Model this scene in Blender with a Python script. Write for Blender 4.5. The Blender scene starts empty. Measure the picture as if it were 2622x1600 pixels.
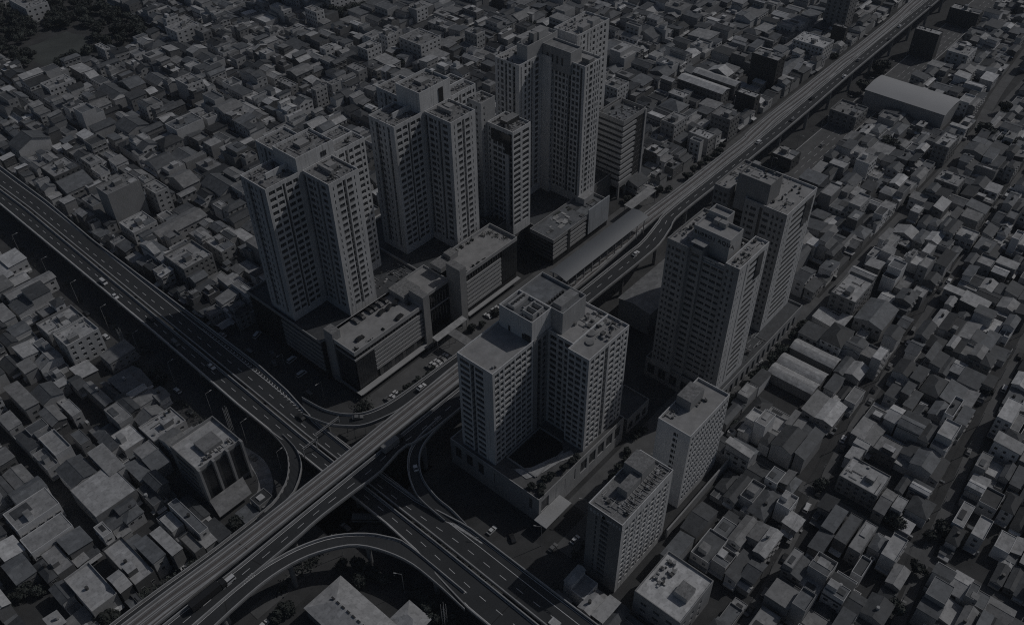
import bpy, math, random
from mathutils import Matrix, Vector
rnd = random.Random(7)
# ------------------------------------------------------------------ camera, world, sun, exposure
sc = bpy.context.scene
COL = sc.collection
cam_d = bpy.data.cameras.new("camera"); cam = bpy.data.objects.new("camera", cam_d); COL.objects.link(cam)
cam_d.sensor_fit = 'HORIZONTAL'; cam_d.sensor_width = 36.0; cam_d.lens = 36.0 * 2271.17 / 2622.0
cam_d.clip_start = 1.0; cam_d.clip_end = 6000.0
RT = Vector((0.65659972, -0.75419489, -0.00817765)); DN = Vector((-0.50500366, -0.4315497, -0.74748656)); FW = Vector((0.56022148, 0.49492921, -0.6642266))
m3 = Matrix((RT, -DN, -FW)).transposed()
cam.matrix_world = Matrix.Translation((0, 0, 280.0)) @ m3.to_4x4()
sc.camera = cam
CAM = Vector((0, 0, 280.0))
SUN_AZ, SUN_EL = -23.0, 45.0
world = bpy.data.worlds.new("World"); sc.world = world; world.use_nodes = True
wn = world.node_tree.nodes; wl = world.node_tree.links
sky = wn.new("ShaderNodeTexSky"); sky.sky_type = 'NISHITA'; sky.sun_disc = False
sky.sun_elevation = math.radians(SUN_EL); sky.sun_rotation = math.radians(90.0 - SUN_AZ)
sky.air_density = 1.0; sky.dust_density = 2.0; sky.ozone_density = 1.0
wn["Background"].inputs[1].default_value = 0.088
wl.new(sky.outputs[0], wn["Background"].inputs[0])
sl = bpy.data.lights.new("sun", 'SUN'); so = bpy.data.objects.new("sun", sl); COL.objects.link(so)
sl.energy = 4.2; sl.angle = math.radians(0.5); sl.color = (1.0, 0.985, 0.975)
a, e = math.radians(SUN_AZ), math.radians(SUN_EL)
sd = Vector((math.cos(a) * math.cos(e), math.sin(a) * math.cos(e), math.sin(e)))
so.rotation_euler = sd.to_track_quat('Z', 'Y').to_euler()
sc.view_settings.view_transform = 'Standard'; sc.view_settings.look = 'None'
sc.view_settings.gamma = 1.0; sc.view_settings.use_curve_mapping = False
sc.view_settings.exposure = -2.36
sc.cycles.max_bounces = 5; sc.cycles.diffuse_bounces = 3; sc.cycles.glossy_bounces = 2
sc.cycles.use_denoising = False; sc.cycles.use_adaptive_sampling = False
sc.cycles.pixel_filter_type = 'BLACKMAN_HARRIS'; sc.cycles.filter_width = 1.1

# ------------------------------------------------------------------ materials
MATS = {}
def mat(name, g, rough=0.85, var=0.25, scale=0.25, isl=0.15, fine=0.15, tint=(1.0, 1.0, 1.0), streak=0.0, metal=0.0, sheetv=0.0, joint=0.0):
    m = bpy.data.materials.new(name); m.use_nodes = True; nt = m.node_tree; N = nt.nodes; L = nt.links
    b = N["Principled BSDF"]; b.inputs["Roughness"].default_value = rough; b.inputs["Metallic"].default_value = metal
    geo = N.new("ShaderNodeNewGeometry")
    n1 = N.new("ShaderNodeTexNoise"); n1.inputs["Scale"].default_value = scale; n1.inputs["Detail"].default_value = 6; n1.inputs["Roughness"].default_value = 0.65
    L.new(geo.outputs["Position"], n1.inputs["Vector"])
    n2 = N.new("ShaderNodeTexNoise"); n2.inputs["Scale"].default_value = 2.2; n2.inputs["Detail"].default_value = 3
    mp = N.new("ShaderNodeMapping"); mp.inputs["Scale"].default_value = (1, 1, 0.12 if streak else 1)
    L.new(geo.outputs["Position"], mp.inputs["Vector"]); L.new(mp.outputs[0], n2.inputs["Vector"])
    def ma(op, x, y, c=None):
        q = N.new("ShaderNodeMath"); q.operation = op
        for i, v in enumerate((x, y, c)):
            if v is None: continue
            if isinstance(v, (int, float)): q.inputs[i].default_value = v
            else: L.new(v, q.inputs[i])
        return q.outputs[0]
    f1 = ma('MULTIPLY_ADD', n1.outputs["Fac"], 2 * var * 1.8, 1 - var * 1.8)
    f2 = ma('MULTIPLY_ADD', n2.outputs["Fac"], 2 * (fine + streak), 1 - (fine + streak))
    f3 = ma('MULTIPLY_ADD', geo.outputs["Random Per Island"], 2 * isl, 1 - isl)
    v = ma('MULTIPLY', ma('MULTIPLY', ma('MULTIPLY', f1, f2), f3), g)
    if sheetv:                                  # roofing sheets laid at different times: each its own tone
        sp = N.new("ShaderNodeSeparateXYZ"); L.new(geo.outputs["Position"], sp.inputs[0])
        off = ma('MULTIPLY', geo.outputs["Random Per Island"], 37.0)
        fx = ma('FLOOR', ma('ADD', ma('DIVIDE', sp.outputs[0], 2.3), off), 0); fy = ma('FLOOR', ma('ADD', ma('DIVIDE', sp.outputs[1], 1.5), off), 0)
        cx = N.new("ShaderNodeCombineXYZ"); L.new(fx, cx.inputs[0]); L.new(fy, cx.inputs[1])
        wn_ = N.new("ShaderNodeTexWhiteNoise"); wn_.noise_dimensions = '2D'; L.new(cx.outputs[0], wn_.inputs["Vector"])
        pw = ma('POWER', wn_.outputs["Value"], 3.0)
        v = ma('MULTIPLY', v, ma('MULTIPLY_ADD', pw, sheetv * 2.2, 1 - sheetv * .6))
        n4 = N.new("ShaderNodeTexNoise"); n4.inputs["Scale"].default_value = 0.9; n4.inputs["Detail"].default_value = 5; L.new(geo.outputs["Position"], n4.inputs["Vector"])
        st_ = N.new("ShaderNodeMapRange"); st_.inputs["From Min"].default_value = .56; st_.inputs["From Max"].default_value = .62; st_.inputs["To Min"].default_value = 1.0; st_.inputs["To Max"].default_value = 1 - sheetv * 1.6; L.new(n4.outputs["Fac"], st_.inputs["Value"])
        v = ma('MULTIPLY', v, st_.outputs[0])
    if joint:                                   # cladding joints: thin darker lines at every storey and every 1.6 m
        s2 = N.new("ShaderNodeSeparateXYZ"); L.new(geo.outputs["Position"], s2.inputs[0])
        fz = ma('FRACT', ma('DIVIDE', s2.outputs[2], 1.575), 0); fxy = ma('FRACT', ma('DIVIDE', ma('ADD', s2.outputs[0], s2.outputs[1]), 2.4), 0)
        jz = ma('LESS_THAN', fz, 0.05); jx = ma('LESS_THAN', fxy, 0.03)
        v = ma('MULTIPLY', v, ma('SUBTRACT', 1.0, ma('MULTIPLY', ma('MAXIMUM', jz, jx), joint)))
        n5 = N.new("ShaderNodeTexNoise"); n5.inputs["Scale"].default_value = 1.0; n5.inputs["Detail"].default_value = 4; m5 = N.new("ShaderNodeMapping"); m5.inputs["Scale"].default_value = (1.4, 1.4, 0.05)
        L.new(geo.outputs["Position"], m5.inputs["Vector"]); L.new(m5.outputs[0], n5.inputs["Vector"])
        r5 = N.new("ShaderNodeMapRange"); r5.inputs["From Min"].default_value = .52; r5.inputs["From Max"].default_value = .72; r5.inputs["To Min"].default_value = 1.0; r5.inputs["To Max"].default_value = .66; L.new(n5.outputs["Fac"], r5.inputs["Value"])
        v = ma('MULTIPLY', v, r5.outputs[0])
    cb = N.new("ShaderNodeCombineXYZ")
    for i in range(3): L.new(ma('MULTIPLY', v, tint[i]), cb.inputs[i])
    L.new(cb.outputs[0], b.inputs["Base Color"])
    MATS[name] = m
    return m
COOL = (0.95, 1.0, 1.06); WARM = (1.01, 1.0, 0.99)
for i, g in enumerate((0.045, 0.075, 0.11, 0.16, 0.22, 0.30, 0.40, 0.52)):
    mat("roof%d" % i, g, 0.7, 0.30, 0.30, 0.14, 0.12, COOL if i < 4 else (1.0, 1.0, 1.0), sheetv=0.12)
    mat("wall%d" % i, g, 0.9, 0.15, 0.15, 0.10, 0.06, (1, 1, 1), streak=0.16)
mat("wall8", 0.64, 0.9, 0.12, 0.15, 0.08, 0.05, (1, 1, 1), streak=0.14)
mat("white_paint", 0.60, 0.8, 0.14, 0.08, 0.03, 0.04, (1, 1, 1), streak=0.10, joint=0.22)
mat("shade_and_board_paint", 0.42, 0.8, 0.14, 0.08, 0.03, 0.04, COOL, streak=0.10, joint=0.18)  # darker, bluer copy of white paint: shade painted on sun-averted walls; also billboard
mat("roof_concrete", 0.30, 0.9, 0.30, 0.22, 0.08, 0.10, WARM)
mat("roof_gravel", 0.20, 0.95, 0.55, 0.9, 0.10, 0.45)
mat("ground", 0.055, 0.95, 0.45, 0.12, 0.0, 0.30)
mat("pavement", 0.115, 0.9, 0.35, 0.15, 0.1, 0.15)
mat("asphalt", 0.040, 0.85, 0.22, 0.10, 0.06, 0.10, COOL)
mat("street", 0.065, 0.9, 0.40, 0.15, 0.06, 0.20)
mat("paint_mark", 0.62, 0.7, 0.20, 0.8, 0.05, 0.15)
mat("parapet", 0.36, 0.9, 0.25, 0.20, 0.05, 0.12)
mat("deck_side", 0.20, 0.9, 0.25, 0.15, 0.05, 0.12)
mat("track_bed", 0.115, 0.95, 0.20, 0.4, 0.03, 0.2, (1.10, 1.0, 0.96))
mat("steel", 0.30, 0.4, 0.1, 1.0, 0.05, 0.1)
mat("dark_metal", 0.05, 0.5, 0.1, 1.0, 0.1, 0.1)
mat("arch_roof", 0.17, 0.55, 0.08, 0.06, 0.0, 0.04, COOL)
mat("hangar_roof", 0.40, 0.6, 0.06, 0.06, 0.0, 0.03)
mat("shade_and_detail_black", 0.018, 0.9, 0.2, 0.5, 0.1, 0.1)  # near-black: shade painted into recesses, decks and openings; also joints, letters, pool
mat("leaf", 0.038, 0.85, 0.35, 0.35, 0.45, 0.2, (0.95, 1.08, 0.95))
mat("leaf_light", 0.062, 0.85, 0.35, 0.35, 0.45, 0.2, (0.95, 1.08, 0.95))
mat("bark", 0.08); mat("grass", 0.075, 0.95, 0.35, 0.05, 0.0, 0.15, (0.97, 1.05, 0.97))
mat("pool_water", 0.03, 0.15, 0.05, 0.2, 0, 0.02, COOL)
mat("car_white", 0.65, 0.35, 0.02, 1, 0.05, 0.02); mat("car_grey", 0.18, 0.35, 0.02, 1, 0.05, 0.02); mat("car_dark", 0.03, 0.3, 0.02, 1, 0.05, 0.02)
mat("rubber", 0.02)
def glassmat(name, g, rough):
    m = mat(name, g, rough, 0.25, 0.5, 0.55, 0.2, COOL); m.node_tree.nodes["Principled BSDF"].inputs["Specular IOR Level"].default_value = 0.5
glassmat("glass", 0.045, 0.25); glassmat("glass_blue", 0.035, 0.12)

# ------------------------------------------------------------------ mesh helpers
class MB:
    def __init__(s): s.v = []; s.f = []; s.m = []; s.names = []
    def mi(s, name):
        if name not in s.names: s.names.append(name)
        return s.names.index(name)
    def poly(s, pts, m):
        k = len(s.v); s.v.extend(pts); s.f.append(tuple(range(k, k + len(pts)))); s.m.append(s.mi(m))
    def box(s, x0, y0, z0, x1, y1, z1, m, top=None, bottom=True):
        k = len(s.v); s.v.extend([(x0, y0, z0), (x1, y0, z0), (x1, y1, z0), (x0, y1, z0), (x0, y0, z1), (x1, y0, z1), (x1, y1, z1), (x0, y1, z1)])
        a = s.mi(m); t = s.mi(top) if top else a
        s.f += [(k, k + 1, k + 5, k + 4), (k + 1, k + 2, k + 6, k + 5), (k + 2, k + 3, k + 7, k + 6), (k + 3, k, k + 4, k + 7), (k + 4, k + 5, k + 6, k + 7)]
        s.m += [a, a, a, a, t]
        if bottom: s.f.append((k + 3, k + 2, k + 1, k)); s.m.append(a)
    def slab(s, pts, th, m, side=None):      # sheet of any shape given thickness downwards
        k = len(s.v); n = len(pts); s.v.extend(pts); s.v.extend([(x, y, z - th) for x, y, z in pts])
        a = s.mi(m); b = s.mi(side or m)
        s.f.append(tuple(range(k, k + n))); s.m.append(a)
        s.f.append(tuple(range(k + 2 * n - 1, k + n - 1, -1))); s.m.append(b)
        for i in range(n):
            j = (i + 1) % n; s.f.append((k + i, k + n + i, k + n + j, k + j)); s.m.append(b)
    def cyl(s, x, y, z0, z1, r, m, n=10, r2=None):
        k = len(s.v); r2 = r if r2 is None else r2
        for zz, rr in ((z0, r), (z1, r2)):
            for i in range(n): s.v.append((x + rr * math.cos(2 * math.pi * i / n), y + rr * math.sin(2 * math.pi * i / n), zz))
        a = s.mi(m)
        for i in range(n):
            j = (i + 1) % n; s.f.append((k + i, k + j, k + n + j, k + n + i)); s.m.append(a)
        s.f.append(tuple(range(k + n, k + 2 * n))); s.m.append(a)
    def add(s, o):
        k = len(s.v); s.v.extend(o.v); mp = [s.mi(n) for n in o.names]
        s.f.extend([tuple(i + k for i in f) for f in o.f]); s.m.extend([mp[i] for i in o.m])
    def mesh(s, name):
        me = bpy.data.meshes.new(name); me.from_pydata(s.v, [], s.f)
        for n in s.names: me.materials.append(MATS[n])
        me.polygons.foreach_set("material_index", s.m); me.update()
        return me
    def build(s, name, parent=None, kind=None, loc=None):
        o = bpy.data.objects.new(name, s.mesh(name)); COL.objects.link(o)
        if parent: o.parent = parent
        if kind: o["kind"] = kind
        if loc: o.location = loc
        return o
def thing(name, label, cat, loc=(0, 0, 0), group=None, kind=None):
    o = bpy.data.objects.new(name, None); COL.objects.link(o); o.location = loc; o.empty_display_size = 1
    o["label"] = label; o["category"] = cat
    if group: o["group"] = group
    if kind: o["kind"] = kind
    return o
def struct(name, label=None):
    o = bpy.data.objects.new(name, None); COL.objects.link(o); o["kind"] = "structure"
    if label: o["label"] = label
    return o
def inst(name, me, parent, loc, rz=0.0, scale=None):
    o = bpy.data.objects.new(name, me); COL.objects.link(o); o.parent = parent; o.location = loc
    if rz: o.rotation_euler = (0, 0, rz)
    if scale: o.scale = scale
    return o

# ------------------------------------------------------------------ ground, streets
g = MB(); g.poly([(-600, -600, 0), (1900, -600, 0), (1900, 1900, 0), (-600, 1900, 0)], "ground"); g.build("ground", kind="structure")
def sheet(name, rects, z, m):
    q = MB()
    for r in rects: q.poly([(r[0], r[1], z), (r[2], r[1], z), (r[2], r[3], z), (r[0], r[3], z)], m)
    return q.build(name, kind="structure")
sheet("road", [(98, 172, 146, 640), (98, 20, 146, 140), (-60, 165, 330, 199)], 0.004, "street")
sheet("street", [(146, 199, 405, 220), (405, 199, 1000, 210.5), (310, 158, 1000, 176), (168, 100, 340, 121)], 0.008, "pavement")
VST = [(186, 191), (220, 224), (248, 251), (273, 276), (300, 304), (326, 330), (351, 354), (376, 380), (164, 167), (36, 41), (58, 61), (0, 4), (-32, -28)]
sheet("alley", [(a, 292 if a > 140 else 196, b, 900) for a, b in VST], 0.012, "street")
sheet("lane", [(222, 98, 1000, 103)], 0.012, "pavement")
NST = [(244, 247), (277, 281), (309, 312), (341, 344), (373, 377), (405, 408), (438, 441), (471, 475), (505, 508), (540, 543)]
sheet("back_street", [(404, a, 1000, b) for a, b in NST] + [(404, 215, 409, 700), (520, 215, 524, 700), (640, 215, 644, 700)], 0.016, "street")
sheet("cross_street", [(230, -80, 235.5, 100)], 0.020, "pavement")
lw = MB(); lw.poly([(u, v, 0.03) for u, v in ((219, 622), (246, 620), (262, 644), (258, 668), (234, 664), (217, 666))], "grass"); lw.build("lawn", kind="structure")

# ------------------------------------------------------------------ elevated roads
def resample(pts, n):
    pts = [Vector(p) for p in pts]; d = [0]
    for i in range(len(pts) - 1): d.append(d[-1] + (pts[i + 1] - pts[i]).length)
    out = []
    for k in range(n):
        t = d[-1] * k / (n - 1); i = 0
        while i < len(pts) - 2 and d[i + 1] < t: i += 1
        s = (t - d[i]) / max(1e-6, d[i + 1] - d[i])
        # Catmull-Rom
        p0 = pts[max(0, i - 1)]; p1 = pts[i]; p2 = pts[i + 1]; p3 = pts[min(len(pts) - 1, i + 2)]
        out.append(0.5 * ((2 * p1) + (p2 - p0) * s + (2 * p0 - 5 * p1 + 4 * p2 - p3) * s * s + (3 * p1 - p0 - 3 * p2 + p3) * s ** 3) if len(pts) > 2 else p1.lerp(p2, s))
    return out
def strip(mb, A, B, fa, fb, dz, m):           # sheet between fractions of the two edges
    for i in range(len(A) - 1):
        q = []
        for k, f in ((i, fa), (i, fb), (i + 1, fb), (i + 1, fa)):
            p = A[k].lerp(B[k], f); q.append((p.x, p.y, p.z + dz))
        mb.poly(q, m)
def rail(mb, A, B, off0, off1, z0, z1, m):    # prism running along the deck between metre offsets from edge A towards B
    n = len(A)
    for i in range(n - 1):
        q = []
        for k in (i, i + 1):
            d = (B[k] - A[k]); L = d.length; d = d / L
            a = A[k] + d * off0; b = A[k] + d * off1
            q.append((a, b))
        (a0, b0), (a1, b1) = q
        P = lambda p, z: (p.x, p.y, p.z + z)
        mb.poly([P(a0, z1), P(b0, z1), P(b1, z1), P(a1, z1)], m)
        mb.poly([P(a0, z0), P(a0, z1), P(a1, z1), P(a1, z0)], m)
        mb.poly([P(b0, z0), P(b1, z0), P(b1, z1), P(b0, z1)], m)
        if i == 0: mb.poly([P(a0, z0), P(b0, z0), P(b0, z1), P(a0, z1)], m)
        if i == n - 2: mb.poly([P(a1, z0), P(b1, z0), P(b1, z1), P(a1, z1)], m)
def deck(name, label, A, B, n, lines=(), dashes=(), para=(1, 1), surf="asphalt", thick=1.6, piers=0, skip=None):
    r = struct(name, label); A = resample(A, n); B = resample(B, n)
    d = MB(); strip(d, A, B, 0, 1, 0, surf); strip(d, A, B, 0.12, 0.88, -thick, "deck_side")
    for i in range(n - 1):
        for X, Y in ((A, B), (B, A)):
            x0 = X[i]; x1 = X[i + 1]; y0 = X[i].lerp(Y[i], 0.12); y1 = X[i + 1].lerp(Y[i + 1], 0.12)
            d.poly([(x0.x, x0.y, x0.z), (x1.x, x1.y, x1.z), (x1.x, x1.y, x1.z - 0.7), (x0.x, x0.y, x0.z - 0.7)], "deck_side")
            d.poly([(x0.x, x0.y, x0.z - 0.7), (x1.x, x1.y, x1.z - 0.7), (y1.x, y1.y, y1.z - thick), (y0.x, y0.y, y0.z - thick)], "deck_side")
    d.build("deck_slab", r)
    if para[0]: p = MB(); rail(p, A, B, 0, 0.4, -0.3, 1.0, "parapet"); p.build("parapet", r)
    if para[1]: p = MB(); rail(p, B, A, 0, 0.4, -0.3, 1.0, "parapet"); p.build("parapet", r)
    mk = MB()
    for off in lines:                          # solid lines: metre offsets from A (positive) or B (negative)
        X, Y = (A, B) if off > 0 else (B, A)
        for i in range(n - 1):
            q = []
            for k in (i, i + 1):
                dd = (Y[k] - X[k]).normalized(); q.append((X[k] + dd * (abs(off) - .11), X[k] + dd * (abs(off) + .11)))
            mk.poly([(p.x, p.y, p.z + 0.012) for p in (q[0][0], q[0][1], q[1][1], q[1][0])], "paint_mark")
    if mk.f: mk.build("edge_line", r)
    if dashes:
        L = [0]
        for i in range(n - 1): L.append(L[-1] + (A[i + 1] - A[i]).length)
        dm = MB()
        for fr in dashes:
            t = 1.0
            while t < L[-1] - 4:
                q = []
                for tt in (t, t + 3.0):
                    i = 0
                    while i < n - 2 and L[i + 1] < tt: i += 1
                    s = (tt - L[i]) / (L[i + 1] - L[i]); a_ = A[i].lerp(A[i + 1], s); b_ = B[i].lerp(B[i + 1], s)
                    dd = (b_ - a_).normalized(); c = a_.lerp(b_, fr); q.append((c - dd * .1, c + dd * .1))
                dm.poly([(p.x, p.y, p.z + 0.012) for p in (q[0][0], q[0][1], q[1][1], q[1][0])], "paint_mark")
                t += 7.6
        dm.build("lane_line", r)
    jt = MB()                                   # expansion joints across the deck
    for i in range(4, n - 1, max(3, n // 9)):
        a_, b_ = A[i], B[i]; a2 = A[i].lerp(A[i + 1], 0.05) ; b2 = B[i].lerp(B[i + 1], 0.05)
        dd = (A[i + 1] - A[i]).normalized() * 0.3
        jt.poly([(a_.x, a_.y, a_.z + .008), (b_.x, b_.y, b_.z + .008), (b_.x + dd.x, b_.y + dd.y, b_.z + .008), (a_.x + dd.x, a_.y + dd.y, a_.z + .008)], "shade_and_detail_black")
    jt.build("expansion_joint", r)
    if piers:
        acc = piers * 0.5
        for i in range(1, n):
            acc += (A[i] - A[i - 1]).length
            if acc > piers:
                acc = 0; c = A[i].lerp(B[i], .5)
                if skip and skip(c.x, c.y): continue
                p = MB(); w = (B[i] - A[i]).length * .3; dd = (B[i] - A[i]).normalized()
                p.cyl(c.x, c.y, 0, c.z - thick - 1.2, 0.9, "deck_side", 12)
                a1 = c - dd * w; b1 = c + dd * w; nn = Vector((-dd.y, dd.x, 0)) * .9
                p.slab([(q.x, q.y, c.z - thick - .02) for q in (a1 - nn, b1 - nn, b1 + nn, a1 + nn)], 1.2, "deck_side")
                p.build("pier", r)
    return r, A, B
LU = [(117.2, 20), (117.6, 94), (118.2, 140), (118.3, 216), (119.2, 256), (120.2, 316), (121.3, 370), (122.2, 413), (123, 451), (122.6, 482), (123, 560), (123, 640)]
def lu(v):
    for i in range(len(LU) - 1):
        if LU[i][1] <= v <= LU[i + 1][1]:
            t = (v - LU[i][1]) / (LU[i + 1][1] - LU[i][1]); return LU[i][0] + t * (LU[i + 1][0] - LU[i][0])
    return LU[-1][0]
VS = [20, 60, 94, 120, 140, 160, 180, 196, 210, 225, 245, 280, 320, 370, 413, 451, 482, 560, 640]
lleft = lambda v: 105.6 if v < 121 else (105.6 + (v - 120) * .15 if v < 150 else (111.3 if v < 215 else (110.9 if v < 255 else (112.8 if v < 420 else 114.8))))
lleft2 = [(107.0, 20), (105.8, 94), (106, 115), (107.5, 128), (110.2, 145), (111, 160), (111.2, 200), (111.2, 212), (110.9, 225), (110.9, 250), (112, 285), (113, 323), (114, 390), (115, 466), (115.5, 560), (115.5, 640)]
rr2 = [(129.8, 20), (129.6, 94), (129.8, 137), (127.6, 149), (126, 160), (125.4, 179), (125.8, 210), (126.3, 219), (129.5, 240), (131, 262), (131, 314), (131, 398), (133, 448), (133, 505), (133, 640)]
def interp(tab, v):
    for i in range(len(tab) - 1):
        if tab[i][1] <= v <= tab[i + 1][1]:
            t = (v - tab[i][1]) / (tab[i + 1][1] - tab[i][1]); return tab[i][0] + t * (tab[i + 1][0] - tab[i][0])
    return tab[-1][0]
VV = [20 + 5 * i for i in range(125)]
deck("elevated_highway", "sunlit two-lane carriageway of the lower elevated highway, side away from the towers",
     [(interp(lleft2, v), v, 10) for v in VV], [(lu(v) - 0.7, v, 10) for v in VV], 125, (0.9, -0.7), (0.55,), piers=32)
deck("elevated_highway", "carriageway of the lower elevated highway on the tower side of the gap",
     [(lu(v) + 0.7, v, 10) for v in VV], [(interp(rr2, v), v, 10) for v in VV], 125, (0.7, 7.6, -0.9), (0.36,), piers=32)
ML = [(-60, 181.0), (40, 181), (64, 180.6), (100, 181), (160, 181), (278, 181), (300, 181), (318, 184), (335, 186), (420, 186.3), (470, 187.3), (520, 188.3), (600, 189.5), (683, 190.5), (760, 193), (900, 203)]
MR = [(-60, 170), (40, 173.5), (64, 174), (84, 174.3), (94, 174.8), (110, 174.2), (122, 173.6), (136, 175.6), (150, 173), (230, 173), (288, 172.6), (304, 173), (320, 176.5), (334, 179.2), (401, 178.6), (467, 179.3), (532, 181), (600, 182), (683, 183.3), (760, 185.5), (900, 195)]
deck("upper_highway", "upper elevated road deck crossing over the lower highway beside the rail viaduct",
     [(u, v, 18) for u, v in ML], [(u, v, 18) for u, v in MR], 180, (0.8, -0.8), (0.5,), piers=30, skip=lambda x, y: 104 < x < 134)
RLft = [(-60, 191.0), (27, 190.6), (68, 189.5), (107, 189.6), (143, 190.2), (180, 190.5), (230, 190.5), (300, 192), (320, 193), (350, 192.6), (416, 192.6), (428, 193.9), (521, 195.2), (572, 195), (624, 196), (670, 198.2), (760, 202), (900, 212)]
RRgt = [(-60, 182.0), (64, 182.4), (150, 182.6), (251, 182.8), (279, 183.6), (300, 185), (316, 186), (350, 186.4), (404, 186.4), (470, 187.8), (520, 188.8), (600, 190), (683, 191), (760, 193.5), (900, 203.5)]
rv, RA, RB = deck("rail_viaduct", "elevated railway viaduct with two tracks and bright concrete walkways",
     [(u, v, 18.6) for u, v in RLft], [(u, v, 18.6) for u, v in RRgt], 180, (), (), surf="track_bed", thick=2.0)
tk = MB()
for o0, o1, z in ((0.9, 1.5, .35), (3.3, 3.8, .3), (4.25, 4.6, .45), (6.2, 7.0, .35)): rail(tk, RA, RB, o0, o1, 0.01, z, "parapet")
tk.build("walkway", rv)
for o in (1.75, 2.95, 4.9, 5.95):
    q = MB(); rail(q, RA, RB, o, o + .12, .02, .2, "steel"); q.build("rail", rv)
def rampdeck(label, A, B, n, **k): return deck("ramp", label, A, B, n, (0.7, -0.7), (), thick=1.3, **k)
rampdeck("curved ramp from the lower highway bending up beside the parking block",
    [(125.0, 224, 10.3), (127.0, 211.5, 12.4), (129.3, 206.2, 13.1), (134.6, 198.9, 13.9), (142.7, 194.6, 14.8), (153.0, 192.0, 15.8), (179.2, 191, 18.0), (215, 191, 18.3)],
    [(130.8, 232, 10.3), (131.6, 217.2, 12.6), (135.8, 207.0, 13.9), (142.7, 201.2, 14.7), (155.3, 198.1, 15.7), (184.6, 195.4, 18.0), (215, 193.2, 18.2)], 50, piers=26)
rampdeck("curved ramp peeling off the lower highway in front of the glass corner block",
    [(110.9, 232, 10.02), (110.4, 224.5, 10.6), (108.6, 215.1, 11.7), (105.6, 208.8, 12.0), (100.1, 202.1, 12.5), (94.3, 198.4, 12.8), (87.6, 196.1, 13.3), (71.6, 195.1, 14.4), (58.2, 194.6, 15.4), (27.2, 194.6, 17.0), (-60, 195, 18)],
    [(113.2, 222, 10.02), (111.3, 211.2, 12.0), (108.5, 204.2, 12.7), (105.0, 199.7, 13.2), (99.0, 194.8, 14.0), (91.6, 191.9, 14.8), (68.1, 190.2, 16), (27, 190.9, 17.0), (-60, 191.3, 18)], 60, piers=26)
rampdeck("curved ramp sweeping round above the south warehouse",
    [(110.0, 120.0, 10.03), (109.4, 147.0, 11.9), (107.0, 153.2, 12.8), (102.8, 159.8, 13.5), (94.9, 167.1, 14.4), (86.1, 171.5, 15.3), (75.9, 173.8, 16.6), (62, 174.4, 18.02), (30, 173.4, 18.02), (-60, 170.5, 18)],
    [(105.0, 115.2, 10.03), (105.4, 128.8, 11.0), (104.7, 140.6, 12.1), (101.6, 150.5, 13.0), (97.1, 158.3, 13.8), (91.0, 163.3, 14.4), (81.0, 167.8, 15.4), (69.2, 169.3, 17), (56, 168.8, 18.02), (30, 167.3, 18.02), (-60, 164, 18)], 60, piers=26)
rampdeck("narrow curved ramp between the two decks by the courtyard tower, carrying one car",
    [(125.9, 145, 10.03), (126.0, 157.6, 11.7), (128.3, 164.8, 13.4), (132.4, 170.5, 15.0), (138.1, 174.3, 16.8), (146, 175.4, 18.02), (156, 176, 18.02)],
    [(129.8, 137.4, 10.03), (130.6, 145.4, 11.1), (130.5, 153.1, 12.1), (132.3, 161.5, 13.2), (135.9, 167.2, 14.4), (141.0, 171.2, 15.8), (147.8, 172.4, 17.4), (157.0, 173, 18.02)], 40, piers=26)
def hatch(name, pts, wid, z, m="paint_mark"):
    q = MB(); P = resample([(u, v, z) for u, v in pts], 40)
    for i in range(0, 38):
        t = i / 38; w = wid * (0.25 + 0.75 * t)
        d = (P[i + 1] - P[i]).normalized(); nn = Vector((-d.y, d.x, 0)); c = P[i]
        for sgn in (-1, 1):
            a_ = c + d * .7; b_ = c + nn * sgn * w * .5
            q.poly([(a_.x, a_.y, z), (a_.x + d.x * .35, a_.y + d.y * .35, z), (b_.x + d.x * .35, b_.y + d.y * .35, z), (b_.x, b_.y, z)], m)
    q.build(name, kind="structure")
hatch("road_marking", [(128.8, 300), (128.6, 270), (127.6, 245), (126.2, 224)], 1.8, 10.02)
hatch("road_marking", [(30, 173.6), (48, 173.6), (66, 174.6)], 1.6, 18.045)
hatch("road_marking", [(110.2, 119), (110, 133), (109.8, 145)], 1.6, 10.05)
hatch("road_marking", [(128.0, 128), (127.4, 138), (126.4, 148)], 1.6, 10.05)

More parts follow.
